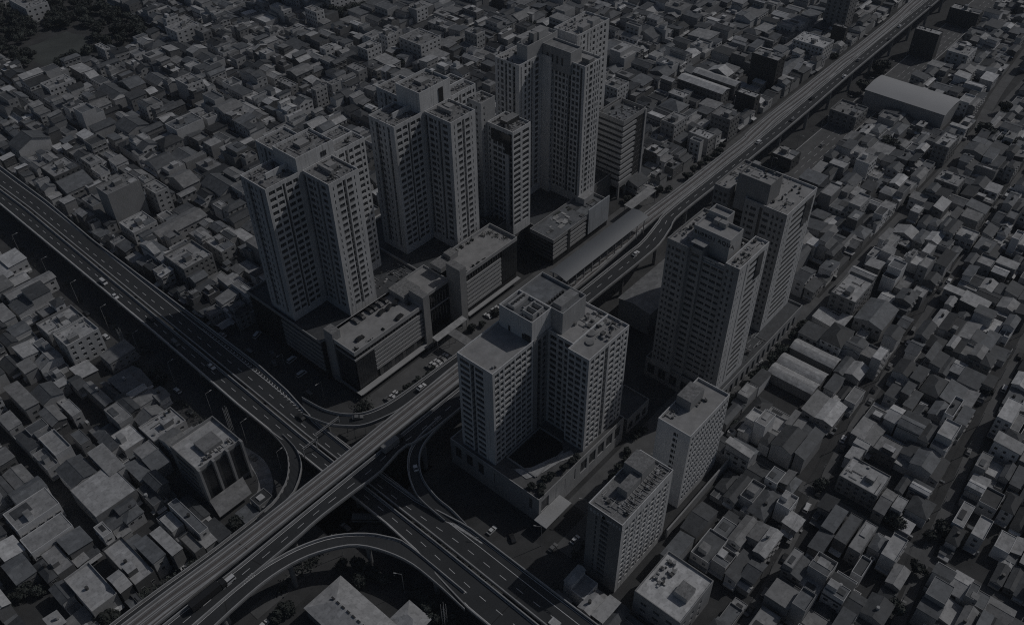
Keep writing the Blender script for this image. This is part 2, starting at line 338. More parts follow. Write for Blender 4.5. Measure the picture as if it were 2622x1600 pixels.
# ------------------------------------------------------------------ building helpers
WIN = {}
def winmesh(w, h, n, g="glass"):
    k = (round(w, 2), round(h, 2), n, g)
    if k not in WIN:
        q = MB(); x = w / 2; f = 0.07
        q.poly([(-x, 0, 0), (x, 0, 0), (x, 0, h), (-x, 0, h)], g)
        q.box(-x, -.06, 0, x, 0.0, f, "wall5"); q.box(-x, -.06, h - f, x, 0.0, h, "wall5")
        for i in range(n + 2):
            cx = -x + (w - f) * i / (n + 1); q.box(cx, -.055, f, cx + f, -.002, h - f, "wall5", bottom=False)
        WIN[k] = (q.mesh("window"), q)
    return WIN[k]
class Bld:
    def __init__(s, name, label, cat, loc, group=None):
        s.root = thing(name, label, cat, loc, group); s.o = Vector(loc); s.w = MB(); s.r = MB(); s.wins = []; s.base = (loc[0], loc[1])
    def L(s, x, y, z): return (x - s.o.x, y - s.o.y, z - s.o.z)
    def facade(s, side, u0, v0, length, z0, z1, cols, n, fh, sill, wh, wm, dep=.35, gl="glass", top0=None):
        if side == 'v': pt = lambda x, y, z: (u0 + x, v0 + y, z)
        else: pt = lambda x, y, z: (u0 + y, v0 - x, z)
        w = s.w; x = 0.0
        for c in sorted(cols, key=lambda c: c[0]):
            cx, cw, kd = c[0], c[1], c[2]
            a_, b_ = cx - cw / 2, cx + cw / 2
            if a_ > x + .01: w.poly([pt(x, 0, z0), pt(a_, 0, z0), pt(a_, 0, z1), pt(x, 0, z1)], wm)
            if kd == 'r':                      # tall recess running the full height
                dd = c[3] if len(c) > 3 else 1.0; zt = z1 - 1.5
                w.poly([pt(a_, dd, z0), pt(b_, dd, z0), pt(b_, dd, zt), pt(a_, dd, zt)], "shade_and_detail_black" if dd > 1.2 else "wall2")  # back wall coloured darker in deeper recesses, painting in their shade
                w.poly([pt(a_, 0, z0), pt(a_, dd, z0), pt(a_, dd, zt), pt(a_, 0, zt)], wm)
                w.poly([pt(b_, dd, z0), pt(b_, 0, z0), pt(b_, 0, zt), pt(b_, dd, zt)], wm)
                w.poly([pt(a_, 0, zt), pt(b_, 0, zt), pt(b_, 0, z1), pt(a_, 0, z1)], wm)
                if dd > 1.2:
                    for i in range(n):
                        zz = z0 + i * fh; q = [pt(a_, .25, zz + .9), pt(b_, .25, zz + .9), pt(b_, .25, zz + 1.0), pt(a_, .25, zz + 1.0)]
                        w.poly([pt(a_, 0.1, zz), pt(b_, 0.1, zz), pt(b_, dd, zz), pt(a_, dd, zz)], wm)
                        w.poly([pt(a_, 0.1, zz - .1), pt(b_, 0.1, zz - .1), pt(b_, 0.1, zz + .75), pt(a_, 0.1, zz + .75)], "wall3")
                x = b_; continue
            zl = z0
            for i in range(n):
                zb = z0 + i * fh + sill; zt = zb + wh
                w.poly([pt(a_, 0, zl), pt(b_, 0, zl), pt(b_, 0, zb), pt(a_, 0, zb)], wm)
                w.poly([pt(a_, 0, zb), pt(b_, 0, zb), pt(b_, dep, zb), pt(a_, dep, zb)], wm)
                w.poly([pt(a_, 0, zt), pt(b_, 0, zt), pt(b_, dep, zt), pt(a_, dep, zt)], wm)
                w.poly([pt(a_, 0, zb), pt(a_, 0, zt), pt(a_, dep, zt), pt(a_, dep, zb)], wm)
                w.poly([pt(b_, 0, zb), pt(b_, 0, zt), pt(b_, dep, zt), pt(b_, dep, zb)], wm)
                p = pt(cx, dep - .03, zb); s.wins.append((p, side, cw, wh, int(kd), gl))
                if len(c) > 3 and c[3] == 'b':   # balcony rail in front of a deeper opening
                    w.poly([pt(a_, .05, zb), pt(b_, .05, zb), pt(b_, .05, zb + .8), pt(a_, .05, zb + .8)], "wall3")
                zl = zt
            w.poly([pt(a_, 0, zl), pt(b_, 0, zl), pt(b_, 0, z1), pt(a_, 0, z1)], wm)
            x = b_
        if x < length - .01: w.poly([pt(x, 0, z0), pt(length, 0, z0), pt(length, 0, z1), pt(x, 0, z1)], wm)
    def block(s, r, z0, z1, uc, vc, n, fh, sill=1.0, wh=1.5, wm="white_paint", wmu=None, par=1.0, rm="roof_concrete", zf=None, gl="glass", gu=None):  # wmu: face turned from the sun, usually darker, shade in the wall colour
        u0, v0, u1, v1 = r; zf = z0 if zf is None else zf
        s.facade('u', u0, v1, v1 - v0, zf, z1, uc, n, fh, sill, wh, wmu or wm, gl=gu or gl)
        s.facade('v', u0, v0, u1 - u0, zf, z1, vc, n, fh, sill, wh, wm, gl=gl)
        if zf > z0:
            s.w.poly([(u0, v1, z0), (u0, v0, z0), (u0, v0, zf), (u0, v1, zf)], wmu or wm); s.w.poly([(u0, v0, z0), (u1, v0, z0), (u1, v0, zf), (u0, v0, zf)], wm)
        s.w.poly([(u1, v0, z0), (u1, v1, z0), (u1, v1, z1), (u1, v0, z1)], wm); s.w.poly([(u1, v1, z0), (u0, v1, z0), (u0, v1, z1), (u1, v1, z1)], wm)
        s.parapet(r, z1, par, wm, rm)
    def parapet(s, r, z1, par, wm, rm, t=.3):
        u0, v0, u1, v1 = r; w = s.w; zr = z1 - par
        for q in ((u0, v0, u1, v0 + t), (u0, v1 - t, u1, v1), (u0, v0 + t, u0 + t, v1 - t), (u1 - t, v0 + t, u1, v1 - t)):
            w.poly([(q[0], q[1], z1), (q[2], q[1], z1), (q[2], q[3], z1), (q[0], q[3], z1)], wm)
        a0, b0, a1, b1 = u0 + t, v0 + t, u1 - t, v1 - t
        for (x0, y0), (x1, y1) in (((a0, b0), (a1, b0)), ((a1, b0), (a1, b1)), ((a1, b1), (a0, b1)), ((a0, b1), (a0, b0))):
            w.poly([(x0, y0, zr), (x1, y1, zr), (x1, y1, z1), (x0, y0, z1)], wm)
        s.r.poly([(a0, b0, zr), (a1, b0, zr), (a1, b1, zr), (a0, b1, zr)], rm)
    def clutter(s, r, z, n, seed=0, big=1.0):
        q = MB(); R = random.Random(seed + int(r[0] * 7))
        u0, v0, u1, v1 = r[0] + .8, r[1] + .8, r[2] - .8, r[3] - .8
        for i in range(n):
            t = R.random(); x = R.uniform(u0, u1); y = R.uniform(v0, v1)
            if t < .45: a_ = R.uniform(.3, 1.0) * big; b_ = R.uniform(.3, 1.0) * big; q.box(x, y, z, min(x + a_, u1), min(y + b_, v1), z + R.uniform(.3, 1.1) * big, R.choice(("wall1", "wall4", "wall6", "wall2", "wall5")))
            elif t < .7: l = R.uniform(1.5, 6); q.box(x, y, z + .15, min(x + l, u1), y + .18, z + .35, R.choice(("wall6", "wall1", "steel")))
            elif t < .9: l = R.uniform(1.5, 6); q.box(x, y, z + .15, x + .18, min(y + l, v1), z + .35, R.choice(("wall6", "wall1", "steel")))
            else: q.cyl(x, y, z, z + R.uniform(.8, 1.8), R.uniform(.35, .7), R.choice(("wall1", "wall5")), 10)
        q.v = [s.L(*p) for p in q.v]; q.build("roof_equipment", s.root, kind="stuff")
    def part(s, name, mb, kind=None, label=None):
        mb.v = [s.L(*p) for p in mb.v]; o = mb.build(name, s.root, kind=kind)
        if label: o["label"] = label
        return o
    def done(s, maxw=300, wallname="wall", roofname="roof"):
        s.part(wallname, s.w)
        if s.r.f: s.part(roofname, s.r)
        s.wins.sort(key=lambda w: (Vector(w[0]) - CAM).length)
        rest = MB()
        for i, (p, side, w, h, n, gl) in enumerate(s.wins):
            me, q = winmesh(w, h, n, gl); rz = 0 if side == 'v' else -math.pi / 2
            if i < maxw: inst("window", me, s.root, s.L(*p), rz)
            else:
                o = MB(); o.names = list(q.names); o.f = list(q.f); o.m = list(q.m)
                lx, ly, lz = s.L(*p)
                if side == 'v': o.v = [(lx + x, ly + y, lz + z) for x, y, z in q.v]
                else: o.v = [(lx + y, ly - x, lz + z) for x, y, z in q.v]
                rest.add(o)
        if rest.f: rest.build("lower_windows", s.root, kind="stuff")
def cols(*c): return list(c)
OCC = []    # occupied footprints
def occ(*r): OCC.append(r)

# ---- tower A (towards the lower highway)
def crown_box(b, r, z0, z1, wm="white_paint", rm="roof_concrete", par=1.2, door=True):
    u0, v0, u1, v1 = r
    b.w.poly([(u0, v0, z0), (u1, v0, z0), (u1, v0, z1), (u0, v0, z1)], wm); b.w.poly([(u0, v1, z0), (u0, v0, z0), (u0, v0, z1), (u0, v1, z1)], wm)
    b.w.poly([(u1, v0, z0), (u1, v1, z0), (u1, v1, z1), (u1, v0, z1)], wm); b.w.poly([(u1, v1, z0), (u0, v1, z0), (u0, v1, z1), (u1, v1, z1)], wm)
    b.parapet(r, z1, par, wm, rm)
def rooftop_room(b, r, z, h, m="wall5", top="roof_concrete"):
    q = MB(); q.box(r[0], r[1], z, r[2], r[3], z + h, m, top); b.part("roof_room", q)
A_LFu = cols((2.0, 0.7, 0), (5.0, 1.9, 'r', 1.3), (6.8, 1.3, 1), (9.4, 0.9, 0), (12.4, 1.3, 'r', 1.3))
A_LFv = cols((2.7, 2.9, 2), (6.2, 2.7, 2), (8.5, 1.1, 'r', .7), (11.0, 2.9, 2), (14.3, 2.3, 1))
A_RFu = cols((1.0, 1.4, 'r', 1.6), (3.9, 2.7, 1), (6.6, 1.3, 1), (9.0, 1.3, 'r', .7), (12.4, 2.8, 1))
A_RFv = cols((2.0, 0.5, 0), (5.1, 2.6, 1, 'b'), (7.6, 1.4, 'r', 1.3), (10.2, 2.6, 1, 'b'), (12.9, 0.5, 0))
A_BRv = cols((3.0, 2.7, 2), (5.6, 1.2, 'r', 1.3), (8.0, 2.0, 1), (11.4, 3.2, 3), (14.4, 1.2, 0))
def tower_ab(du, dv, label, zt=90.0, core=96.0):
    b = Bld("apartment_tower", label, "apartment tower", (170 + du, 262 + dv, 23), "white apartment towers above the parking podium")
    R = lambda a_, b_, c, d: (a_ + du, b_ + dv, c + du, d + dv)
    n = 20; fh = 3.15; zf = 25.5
    b.block(R(152, 260, 168, 276), 22, zt, A_LFu, A_LFv, n, fh, .85, 1.8, wmu="shade_and_board_paint", zf=zf, rm="roof_gravel")
    b.block(R(170, 244, 185.3, 260), 22, zt, A_RFu, A_RFv, n, fh, .85, 1.8, wmu="shade_and_board_paint", zf=zf, rm="roof_gravel")
    b.block(R(172, 277.5, 187, 293), 22, zt, cols((3, .8, 0), (6, 1.4, 'r'), (9, 1.8, 1), (12.5, 1.8, 1)), [], n, fh, .85, 1.8, wmu="shade_and_board_paint", zf=zf, rm="roof_gravel")
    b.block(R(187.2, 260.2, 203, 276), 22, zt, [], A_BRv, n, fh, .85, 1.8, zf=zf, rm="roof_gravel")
    crown_box(b, R(168.2, 260.3, 187, 275), 22, core, rm="roof_gravel")
    for r, k in ((R(152, 260, 168, 276), 46), (R(170, 244, 185.3, 260), 40), (R(187.2, 260.2, 203, 276), 46), (R(172, 277.5, 187, 293), 34)): b.clutter(r, zt - 1.0, k, 3)
    b.clutter(R(168.2, 260.3, 187, 275), core - 1.2, 46, 9)
    w = MB(); x0, y0, x1, y1 = R(157.5, 266.5, 167.9, 267.0); w.box(x0, y0, zt - 1, x1, y1, zt + 1.7, "white_paint"); b.part("screen_wall", w)
    if du:
        q = MB(); x0, y0, x1, y1 = R(179.6, 260.0, 182.2, 260.28); q.box(x0, y0, zt - .2, x1, y1, core - 2.2, "shade_and_detail_black"); x0, y0, x1, y1 = R(168.2, 260.1, 187, 260.28); b.part("core_opening", q)
    else:
        for k_ in range(3):
            q = MB(); x0, y0, x1, y1 = R(180.2 + k_ * 1.0, 260.12, 180.9 + k_ * 1.0, 260.28); q.box(x0, y0, zt + 1.2, x1, y1, zt + 3.4, "glass"); b.part("core_window", q)
    rooftop_room(b, R(176, 249.5, 177.5, 258), zt - 1, 2.0, "wall5"); rooftop_room(b, R(177.6, 252, 181, 255.5), zt - 1, 2.4)
    rooftop_room(b, R(175, 266, 180, 270.5), core - 1.2, 1.6, "wall4")
    rooftop_room(b, R(190, 266.5, 202, 267.1), zt - 1, 1.8, "white_paint", "white_paint")
    b.done()
tower_ab(0, 0, "white high-rise of four wings closest to the lower highway, beside the parking roof")
tower_ab(64.5, -3.2, "white high-rise of four wings in the middle of the row, behind the rooftop cars", 90.0, 99.0)
# ---- tower C
b = Bld("apartment_tower", "dark windowed stepped high-rise standing tallest at the back of the row", "apartment tower", (310, 250, 16))
n = 23; fh = 3.15; zf = 18
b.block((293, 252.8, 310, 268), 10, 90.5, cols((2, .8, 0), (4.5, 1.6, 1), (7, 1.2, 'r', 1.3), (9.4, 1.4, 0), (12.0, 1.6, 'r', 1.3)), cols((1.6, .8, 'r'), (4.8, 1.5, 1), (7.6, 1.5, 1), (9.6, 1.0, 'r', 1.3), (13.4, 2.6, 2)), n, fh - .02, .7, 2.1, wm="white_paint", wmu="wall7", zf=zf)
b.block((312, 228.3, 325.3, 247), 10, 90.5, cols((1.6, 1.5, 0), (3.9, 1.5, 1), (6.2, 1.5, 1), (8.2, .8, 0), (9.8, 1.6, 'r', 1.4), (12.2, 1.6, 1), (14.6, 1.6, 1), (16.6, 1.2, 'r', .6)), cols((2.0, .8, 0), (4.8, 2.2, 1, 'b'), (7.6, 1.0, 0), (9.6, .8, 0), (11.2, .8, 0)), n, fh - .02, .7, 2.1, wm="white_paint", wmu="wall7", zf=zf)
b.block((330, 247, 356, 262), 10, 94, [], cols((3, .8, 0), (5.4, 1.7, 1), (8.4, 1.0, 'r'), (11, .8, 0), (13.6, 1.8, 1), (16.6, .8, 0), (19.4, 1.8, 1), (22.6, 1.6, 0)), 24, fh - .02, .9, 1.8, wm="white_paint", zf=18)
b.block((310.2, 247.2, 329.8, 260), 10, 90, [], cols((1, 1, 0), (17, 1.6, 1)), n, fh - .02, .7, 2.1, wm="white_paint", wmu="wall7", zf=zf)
crown_box(b, (299.5, 253.2, 322, 259.8), 88, 97.5, "wall6"); b.block((310.6, 236, 319, 253), 84, 95.5, cols((3, 1.3, 0), (6, 1.3, 0), (9, 1.3, 0), (12, 1.3, 0)), [], 1, 6, 3.5, 4, wm="wall6", wmu="wall5", rm="roof4")
b.clutter((293, 254, 310, 268), 89.5, 26, 4); b.clutter((330, 247, 356, 262), 93, 50, 5); b.clutter((299.5, 253.2, 322, 259.8), 96.3, 24, 8)
rooftop_room(b, (309, 254, 316, 259), 96.3, 4.5, "wall6"); rooftop_room(b, (305, 254, 307.5, 256.5), 96.3, 5.2, "wall5"); rooftop_room(b, (301, 258.4, 308, 259), 96.3, 2, "wall6"); rooftop_room(b, (316, 229, 320, 233.5), 89.5, 2.6, "wall4")
rooftop_room(b, (336, 248.5, 342, 252), 93, 2.5, "wall5"); rooftop_room(b, (344, 248.5, 350, 252), 93, 3.0, "wall6")
b.done()
# ---- tower D
b = Bld("slim_tower", "slim grey tower with a dark glass top panel and stepped taller shaft behind", "tower", (266, 233.5, 20))
b.block((266.3, 233.7, 279, 249.3), 16, 74, cols((1.4, 1.0, 0), (4.6, 2.4, 1), (7.6, 2.4, 1), (10.0, 1.3, 0), (14.0, 2.0, 'r', 1.3)), cols((3.1, 4.8, 4), (9.2, 4.6, 3)), 17, 3.02, .7, 1.95, wm="white_paint", wmu="shade_and_board_paint", zf=21, rm="roof_gravel")
b.block((262.7, 249.5, 272.2, 258), 16, 84.5, cols((2.2, 1.4, 0), (5.6, 1.1, 0)), cols((2, .8, 0)), 19, 3.1, .9, 1.4, wm="wall6", wmu="shade_and_board_paint", zf=24, rm="roof_gravel")
q = MB(); q.box(266.1, 235.0, 66.0, 266.32, 246.9, 71.8, "glass_blue"); q.box(266.1, 235.0, 61.4, 266.31, 238.6, 65.98, "glass_blue"); b.part("glass_panel", q)
b.clutter((266.3, 233.7, 279, 249.3), 73, 50, 4); rooftop_room(b, (269.5, 240, 278.2, 244.2), 73, 2.6, "dark_metal", "roof4"); b.clutter((262.7, 249.5, 272.2, 258), 83.5, 14, 4)
b.done()
# ---- tower G (striped office)
b = Bld("office_tower", "office tower with alternating pale and dark horizontal stripes beside the tall stepped high-rise", "office tower", (345, 226, 0))
b.w.box(345.6, 226.6, 9, 364.4, 242.4, 46.2, "glass")
b.parapet((345, 226, 365, 243), 48.5, 2.2, "wall5", "roof3"); b.w.box(345, 226, 45.8, 365, 226.29, 48.49, "wall5"); b.w.box(345, 226.3, 45.8, 345.3, 243, 48.49, "wall5")
for i in range(11):
    z = 9.2 + i * 3.35; q = MB(); q.box(345, 226, z, 357, 243, z + 1.75, "wall6"); b.part("stripe_band", q)
q = MB(); q.box(357.2, 226.15, 9, 364.0, 227, 46, "dark_metal"); b.part("dark_panel", q)
for i in range(11):
    for j in range(5):
        q = None; p = (357.9 + j * 1.35, 226.12, 10.6 + i * 3.2); me, _ = winmesh(.5, .5, 0, "glass_blue"); inst("window", me, b.root, b.L(*p))
q = MB(); q.box(364.2, 225.6, 0, 365.6, 226.4, 47.5, "wall6"); b.part("fin", q)
b.w.box(345, 226, 7.2, 365, 243, 9.18, "wall5")
for (x, y) in ((345.1, 226.1), (351.5, 226.1), (358, 226.1), (345.1, 241.5), (363.5, 241.5)):
    q = MB(); q.box(x, y, 0, x + 1.1, y + 1.1, 7.19, "wall5"); b.part("column", q)
b.w.box(351, 231, 0, 363, 241, 7.18, "glass")
b.clutter((345, 226, 365, 243), 46.3, 50, 3)
q = MB(); q.box(347, 240.9, 46.3, 364, 241.2, 48.6, "wall5"); b.part("screen_wall", q)
b.done()
# ---- towers E / F with podium
EFu = cols((1.2, .9, 0), (3.0, .9, 0), (5.6, 2.4, 1), (8.6, .8, 'r'), (10.4, 2.4, 1), (13.2, .9, 0), (15.2, .9, 0))
def ef_v(L): return cols((1.4, .5, 0), (3.2, .5, 0), (L * .5, L - 11, 5, 'b'), (L - 3.6, .5, 0), (L - 1.6, .5, 0))
b = Bld("residential_tower", "dark fronted residential tower behind the signed one, plain box on its roof", "residential tower", (303, 125, 10))
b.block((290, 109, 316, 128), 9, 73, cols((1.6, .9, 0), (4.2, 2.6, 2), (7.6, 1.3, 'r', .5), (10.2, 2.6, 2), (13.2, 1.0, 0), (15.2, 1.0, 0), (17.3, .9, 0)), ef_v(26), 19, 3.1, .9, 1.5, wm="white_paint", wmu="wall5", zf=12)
b.block((299, 128, 316, 136), 9, 72, cols((4, 6.6, 2)), [], 19, 3.1, .8, 1.7, wm="wall5", wmu="wall4", zf=11)
b.block((291, 136, 316, 143), 9, 73, cols((1.2, 1.2, 0), (3.4, 1.3, 1), (5.6, 1.2, 0)), [], 19, 3.1, .9, 1.6, wm="wall5", wmu="wall4", zf=12)
crown_box(b, (291.6, 119, 302, 133.5), 65, 82, "wall4"); rooftop_room(b, (304, 122, 311, 131), 72, 1.8); rooftop_room(b, (303, 135, 315, 138), 72, 3)
b.clutter((290, 109, 316, 128), 72, 50, 1); b.clutter((291, 136, 316, 143), 72, 24, 1); b.clutter((291.6, 119, 302, 133.5), 80.8, 16, 1)
q = MB(); q.box(307, 108.75, 58, 313.5, 109.02, 70.5, "glass_blue"); b.part("glass_panel", q)
b.done()
b = Bld("residential_tower", "dark residential tower with letters on its rooftop box and glass slot at its front corner", "residential tower", (255, 118, 10))
b.block((243, 125.6, 269, 135), 9, 76, cols((1.2, .9, 0), (2.9, .9, 0), (5.2, 2.2, 1), (7.8, .9, 0)), [], 20, 3.1, .9, 1.5, wm="wall5", wmu="wall5", zf=12)
b.block((244.5, 120.4, 267, 125.6), 9, 76, cols((2.4, 3.4, 2)), [], 20, 3.1, .9, 1.5, wm="wall5", wmu="wall5", zf=12)
b.block((245.5, 110.5, 266, 120.4), 9, 72.5, cols((2.0, 3.0, 2), (5.4, 2.6, 2), (8.3, 2.0, 1)), [], 19, 3.1, 1.2, 1.3, wm="wall5", wmu="wall5", zf=12, rm="roof1", gu="glass_blue")
b.block((244.5, 104.5, 266.5, 110.5), 9, 75.5, cols((1.3, .9, 0), (3.4, .9, 0)), cols((1.4, .5, 0), (3.0, .5, 0), (6.0, .8, 'r'), (12.4, 8.4, 5, 'b'), (18.6, .5, 0), (20.6, .5, 0)), 20, 3.08, .9, 1.5, wm="white_paint", wmu="wall5", zf=12)
crown_box(b, (249, 112.2, 258.5, 127.8), 70, 82.3, "wall6", "roof_concrete"); crown_box(b, (258.5, 119.5, 264, 127.6), 75, 84, "wall6"); 
rooftop_room(b, (255.2, 118, 257.6, 121), 81.1, 2.2, "wall5"); rooftop_room(b, (255.2, 121.4, 257.6, 123.4), 81.1, 2.2, "wall5")
q = MB(); q.slab([(243.6, 119.6, 78.6), (247.5, 119.2, 78.8), (247.5, 124.8, 78.9), (243.6, 125.4, 78.6)], .3, "roof5"); b.part("awning", q)
q = MB(); q.slab([(245.2, 110.2, 73.5), (245.6, 110.2, 73.5), (245.6, 120.4, 73.5), (245.2, 120.4, 73.5)], .8, "wall6"); q.slab([(244.9, 110.2, 71.3), (245.5, 110.2, 71.3), (245.5, 120.4, 71.3), (244.9, 120.4, 71.3)], .3, "wall6"); b.part("fascia", q)
b.clutter((243, 125.6, 269, 135), 75, 46, 1); b.clutter((244.5, 104.5, 266.5, 110.5), 74.5, 34, 1); b.clutter((258, 110.5, 266, 120), 71.4, 22, 2)
q = MB(); q.box(258.6, 104.22, 62, 263, 104.48, 73.4, "glass_blue"); b.part("glass_panel", q)
for i in range(9): q = MB(); q.box(245.20, 119.6 - i * .45, 71.7, 245.24, 119.3 - i * .45, 72.1 + .1 * (i % 3), "wall7"); b.part("sign_letter", q)
for i in range(8): q = MB(); q.box(245.20, 113.7 - i * .4, 71.75, 245.24, 113.4 - i * .4, 72.15, "wall7"); b.part("sign_letter", q)
q = MB(); q.box(245.18, 115.0, 71.7, 245.24, 115.8, 72.7, "wall6"); b.part("sign_emblem", q)
def wall_text(b, txt, u, v, z, size, m, step=.74, ext=.06):
    y = v
    for ch in txt:                                   # one mesh per letter, reading towards -v on a wall that faces -u
        if ch != " ":
            c = bpy.data.curves.new("letter", 'FONT'); c.body = ch; c.size = size; c.extrude = ext; c.offset = .015
            tmp = bpy.data.objects.new("letter", c); COL.objects.link(tmp)
            me = bpy.data.meshes.new_from_object(tmp.evaluated_get(bpy.context.evaluated_depsgraph_get())); bpy.data.objects.remove(tmp); bpy.data.curves.remove(c)
            me.materials.clear(); me.materials.append(MATS[m])
            o = bpy.data.objects.new("letter", me); COL.objects.link(o); o.parent = b.root; o.location = b.L(u, y, z); o.rotation_euler = (math.pi / 2, 0, -math.pi / 2)
        y -= size * step * (1.25 if ch in "WQ" else (.6 if ch in ".J" else 1))
wall_text(b, "AQUA", 248.95, 117.3, 79.0, 2.3, "shade_and_detail_black"); wall_text(b, "BUBBO.J", 248.95, 127.3, 79.0, 2.0, "shade_and_detail_black")
b.done()
b = Bld("podium_building", "long low podium under the two dark residential towers, roof gardens on top", "podium", (244, 103, 0))
b.block((243.5, 102.5, 318, 138), 0, 10.5, cols(*[(3 + i * 5.6, 3.6, 1) for i in range(6)]), cols(*[(3 + i * 4.6, 2.4, 1) for i in range(15)]), 1, 9, 2.0, 5.6, wm="wall5", wmu="wall4", rm="roof1")
b.clutter((269, 103, 290, 126), 9.5, 40, 4); b.done(); occ(240, 100, 322, 145)
# ---- near tower N + podium
b = Bld("hotel_tower", "pale L-shaped hotel tower with a walled rooftop plant box, in front of the station", "tower", (178, 144, 14))
nwin = 16
b.block((155, 146.2, 177, 163), 12, 62.5, cols((3.4, 4.6, 4), (7.1, 1.7, 'r', 1.4), (10.4, 3.8, 3)), cols((2.2, 2.2, 1), (4.8, 1.7, 0), (7.9, 3.2, 2), (10.7, 1.8, 0), (13.7, 3.0, 2), (16.7, 2.3, 1), (19.8, 2.7, 2)), nwin, 2.98, .65, 1.85, wm="white_paint", wmu="white_paint", zf=13.6)
b.block((182, 125.2, 206, 134.6), 12, 62.5, cols((1.8, 2.4, 2), (4.8, 2.4, 2), (7.6, 1.6, 1)), cols((2.2, 1.7, 1), (5.0, 2.4, 2), (8.0, 2.0, 1), (10.6, 2.0, 'r', 2.2), (14.2, 2.8, 2), (17.8, 2.4, 2), (20.2, 1.0, 0), (22.4, 1.4, 1)), nwin, 2.98, .65, 1.85, wm="white_paint", wmu="wall7", zf=13.6)
b.block((185, 134.6, 206, 146), 12, 62.5, cols((2.4, 3.0, 2), (5.8, 2.0, 1), (9.0, 2.6, 2)), [], nwin, 2.98, .65, 1.85, wm="white_paint", wmu="wall7", zf=13.6)
b.block((177, 146.0, 205, 163), 12, 62.5, [], cols((3.2, 1.8, 'r', 2.2), (6, 1.8, 1)), nwin, 2.98, .65, 1.85, wm="wall5", wmu="wall4", zf=13.6)
crown_box(b, (176.2, 146.4, 187, 161.8), 61, 71.5, "white_paint", "roof2"); crown_box(b, (187, 141.2, 200.5, 161.8), 61, 71.5, "wall6", "roof3")
for (x, y) in ((176.12, 157.5), (176.12, 151), (176.12, 148.5)):
    q = MB(); q.box(x, y - .9, 61.6, x + .2, y, 64, "dark_metal"); b.part("roof_door", q)
q = MB(); q.box(176.1, 146.9, 61.6, 176.3, 149.9, 64.6, "dark_metal"); b.part("roof_door", q)
rooftop_room(b, (189, 143.5, 199, 147.5), 70.3, 1.9, "wall5", "roof4"); rooftop_room(b, (178.5, 156.5, 186.8, 159.8), 70.3, 1.2, "wall6", "roof5")
for i in range(5): q = MB(); q.cyl(179.6 + i * 1.5, 158.2, 71.5, 71.9, .62, "dark_metal", 8); b.part("roof_fan", q)
for i in range(7): q = MB(); q.cyl(188.0 + i * 1.5, 149.2, 70.3, 71.4, .55, "dark_metal", 8); b.part("roof_fan", q)
q = MB()
for x0, y0, x1, y1 in ((178.5, 148, 184.5, 148.3), (178.5, 152.5, 184.5, 152.8), (178.5, 148.3, 178.8, 152.5), (184.2, 148.3, 184.5, 152.5), (181.3, 148.3, 181.6, 152.5)): q.box(x0, y0, 70.3, x1, y1, 72.6, "wall6")
b.part("screen_wall", q)
b.clutter((176.2, 146.4, 187, 156), 70.3, 24, 2); b.clutter((193, 149, 206, 162), 61.5, 30, 6); b.clutter((192, 126, 206, 142), 61.5, 46, 3, 1.6); b.clutter((155.5, 147, 160, 150), 61.5, 6, 2)
q = MB()
for k in range(3): q.cyl(190 + k * 4.0, 131 + k * 2.5, 61.5, 62.1, 1.6, "roof4", 16)
b.part("garden_disc", q)
b.done()
b = Bld("podium_building", "podium with a walled courtyard garden and pool at the foot of the L-shaped hotel", "podium", (154, 123, 0))
b.block((153, 123, 206, 168), 0, 14.2, cols((4, 3.4, 0), (10, 3.4, 0), (16, 3.0, 0), (23, .5, 0), (41, 1.6, 2)), cols((3.6, 4.4, 4), (10, .3, 0), (15.5, .3, 0), (21.5, .6, 0), (27, 4.0, 3), (32.5, 4.0, 3), (38, 4.0, 3), (43.5, 4.0, 3), (49, 3.6, 3)), 1, 12, 5.5, 6.2, wm="wall6", wmu="wall5", rm="pavement", par=.9)
q = MB(); q.slab([(150, 117, 5.6), (165, 117, 5.6), (165, 122.8, 5.6), (150, 122.8, 5.6)], .5, "wall6"); b.part("canopy", q)
for i in range(9): q = MB(); q.box(154.6 + i * .5, 122.85, 1.0, 154.85 + i * .5, 122.98, 5.0, "shade_and_detail_black"); b.part("vertical_slat", q)
q = MB(); q.slab([(161, 131, 13.5), (177, 131, 13.5), (180, 134, 13.5), (180, 145, 13.5), (161, 145, 13.5)], .1, "shade_and_detail_black"); b.part("pool", q)
q = MB(); q.slab([(158, 139.8, 13.56), (157.8, 133, 13.56), (164, 130.4, 13.56), (172.5, 128.6, 13.56), (178, 125.6, 13.56), (179.5, 129, 13.56), (174, 131.3, 13.56), (163, 135.2, 13.56)], .12, "roof6"); b.part("terrace_paving", q)
q = MB()
for x0, y0, x1, y1 in ((160.4, 130.9, 161, 145.6), (161, 145, 180.6, 145.6), (180, 134, 180.6, 145), (161, 130.6, 177, 131.2)): q.box(x0, y0, 13.3, x1, y1, 13.9, "wall5")
b.part("pool_rim", q)
b.done(); occ(148, 115, 212, 170)
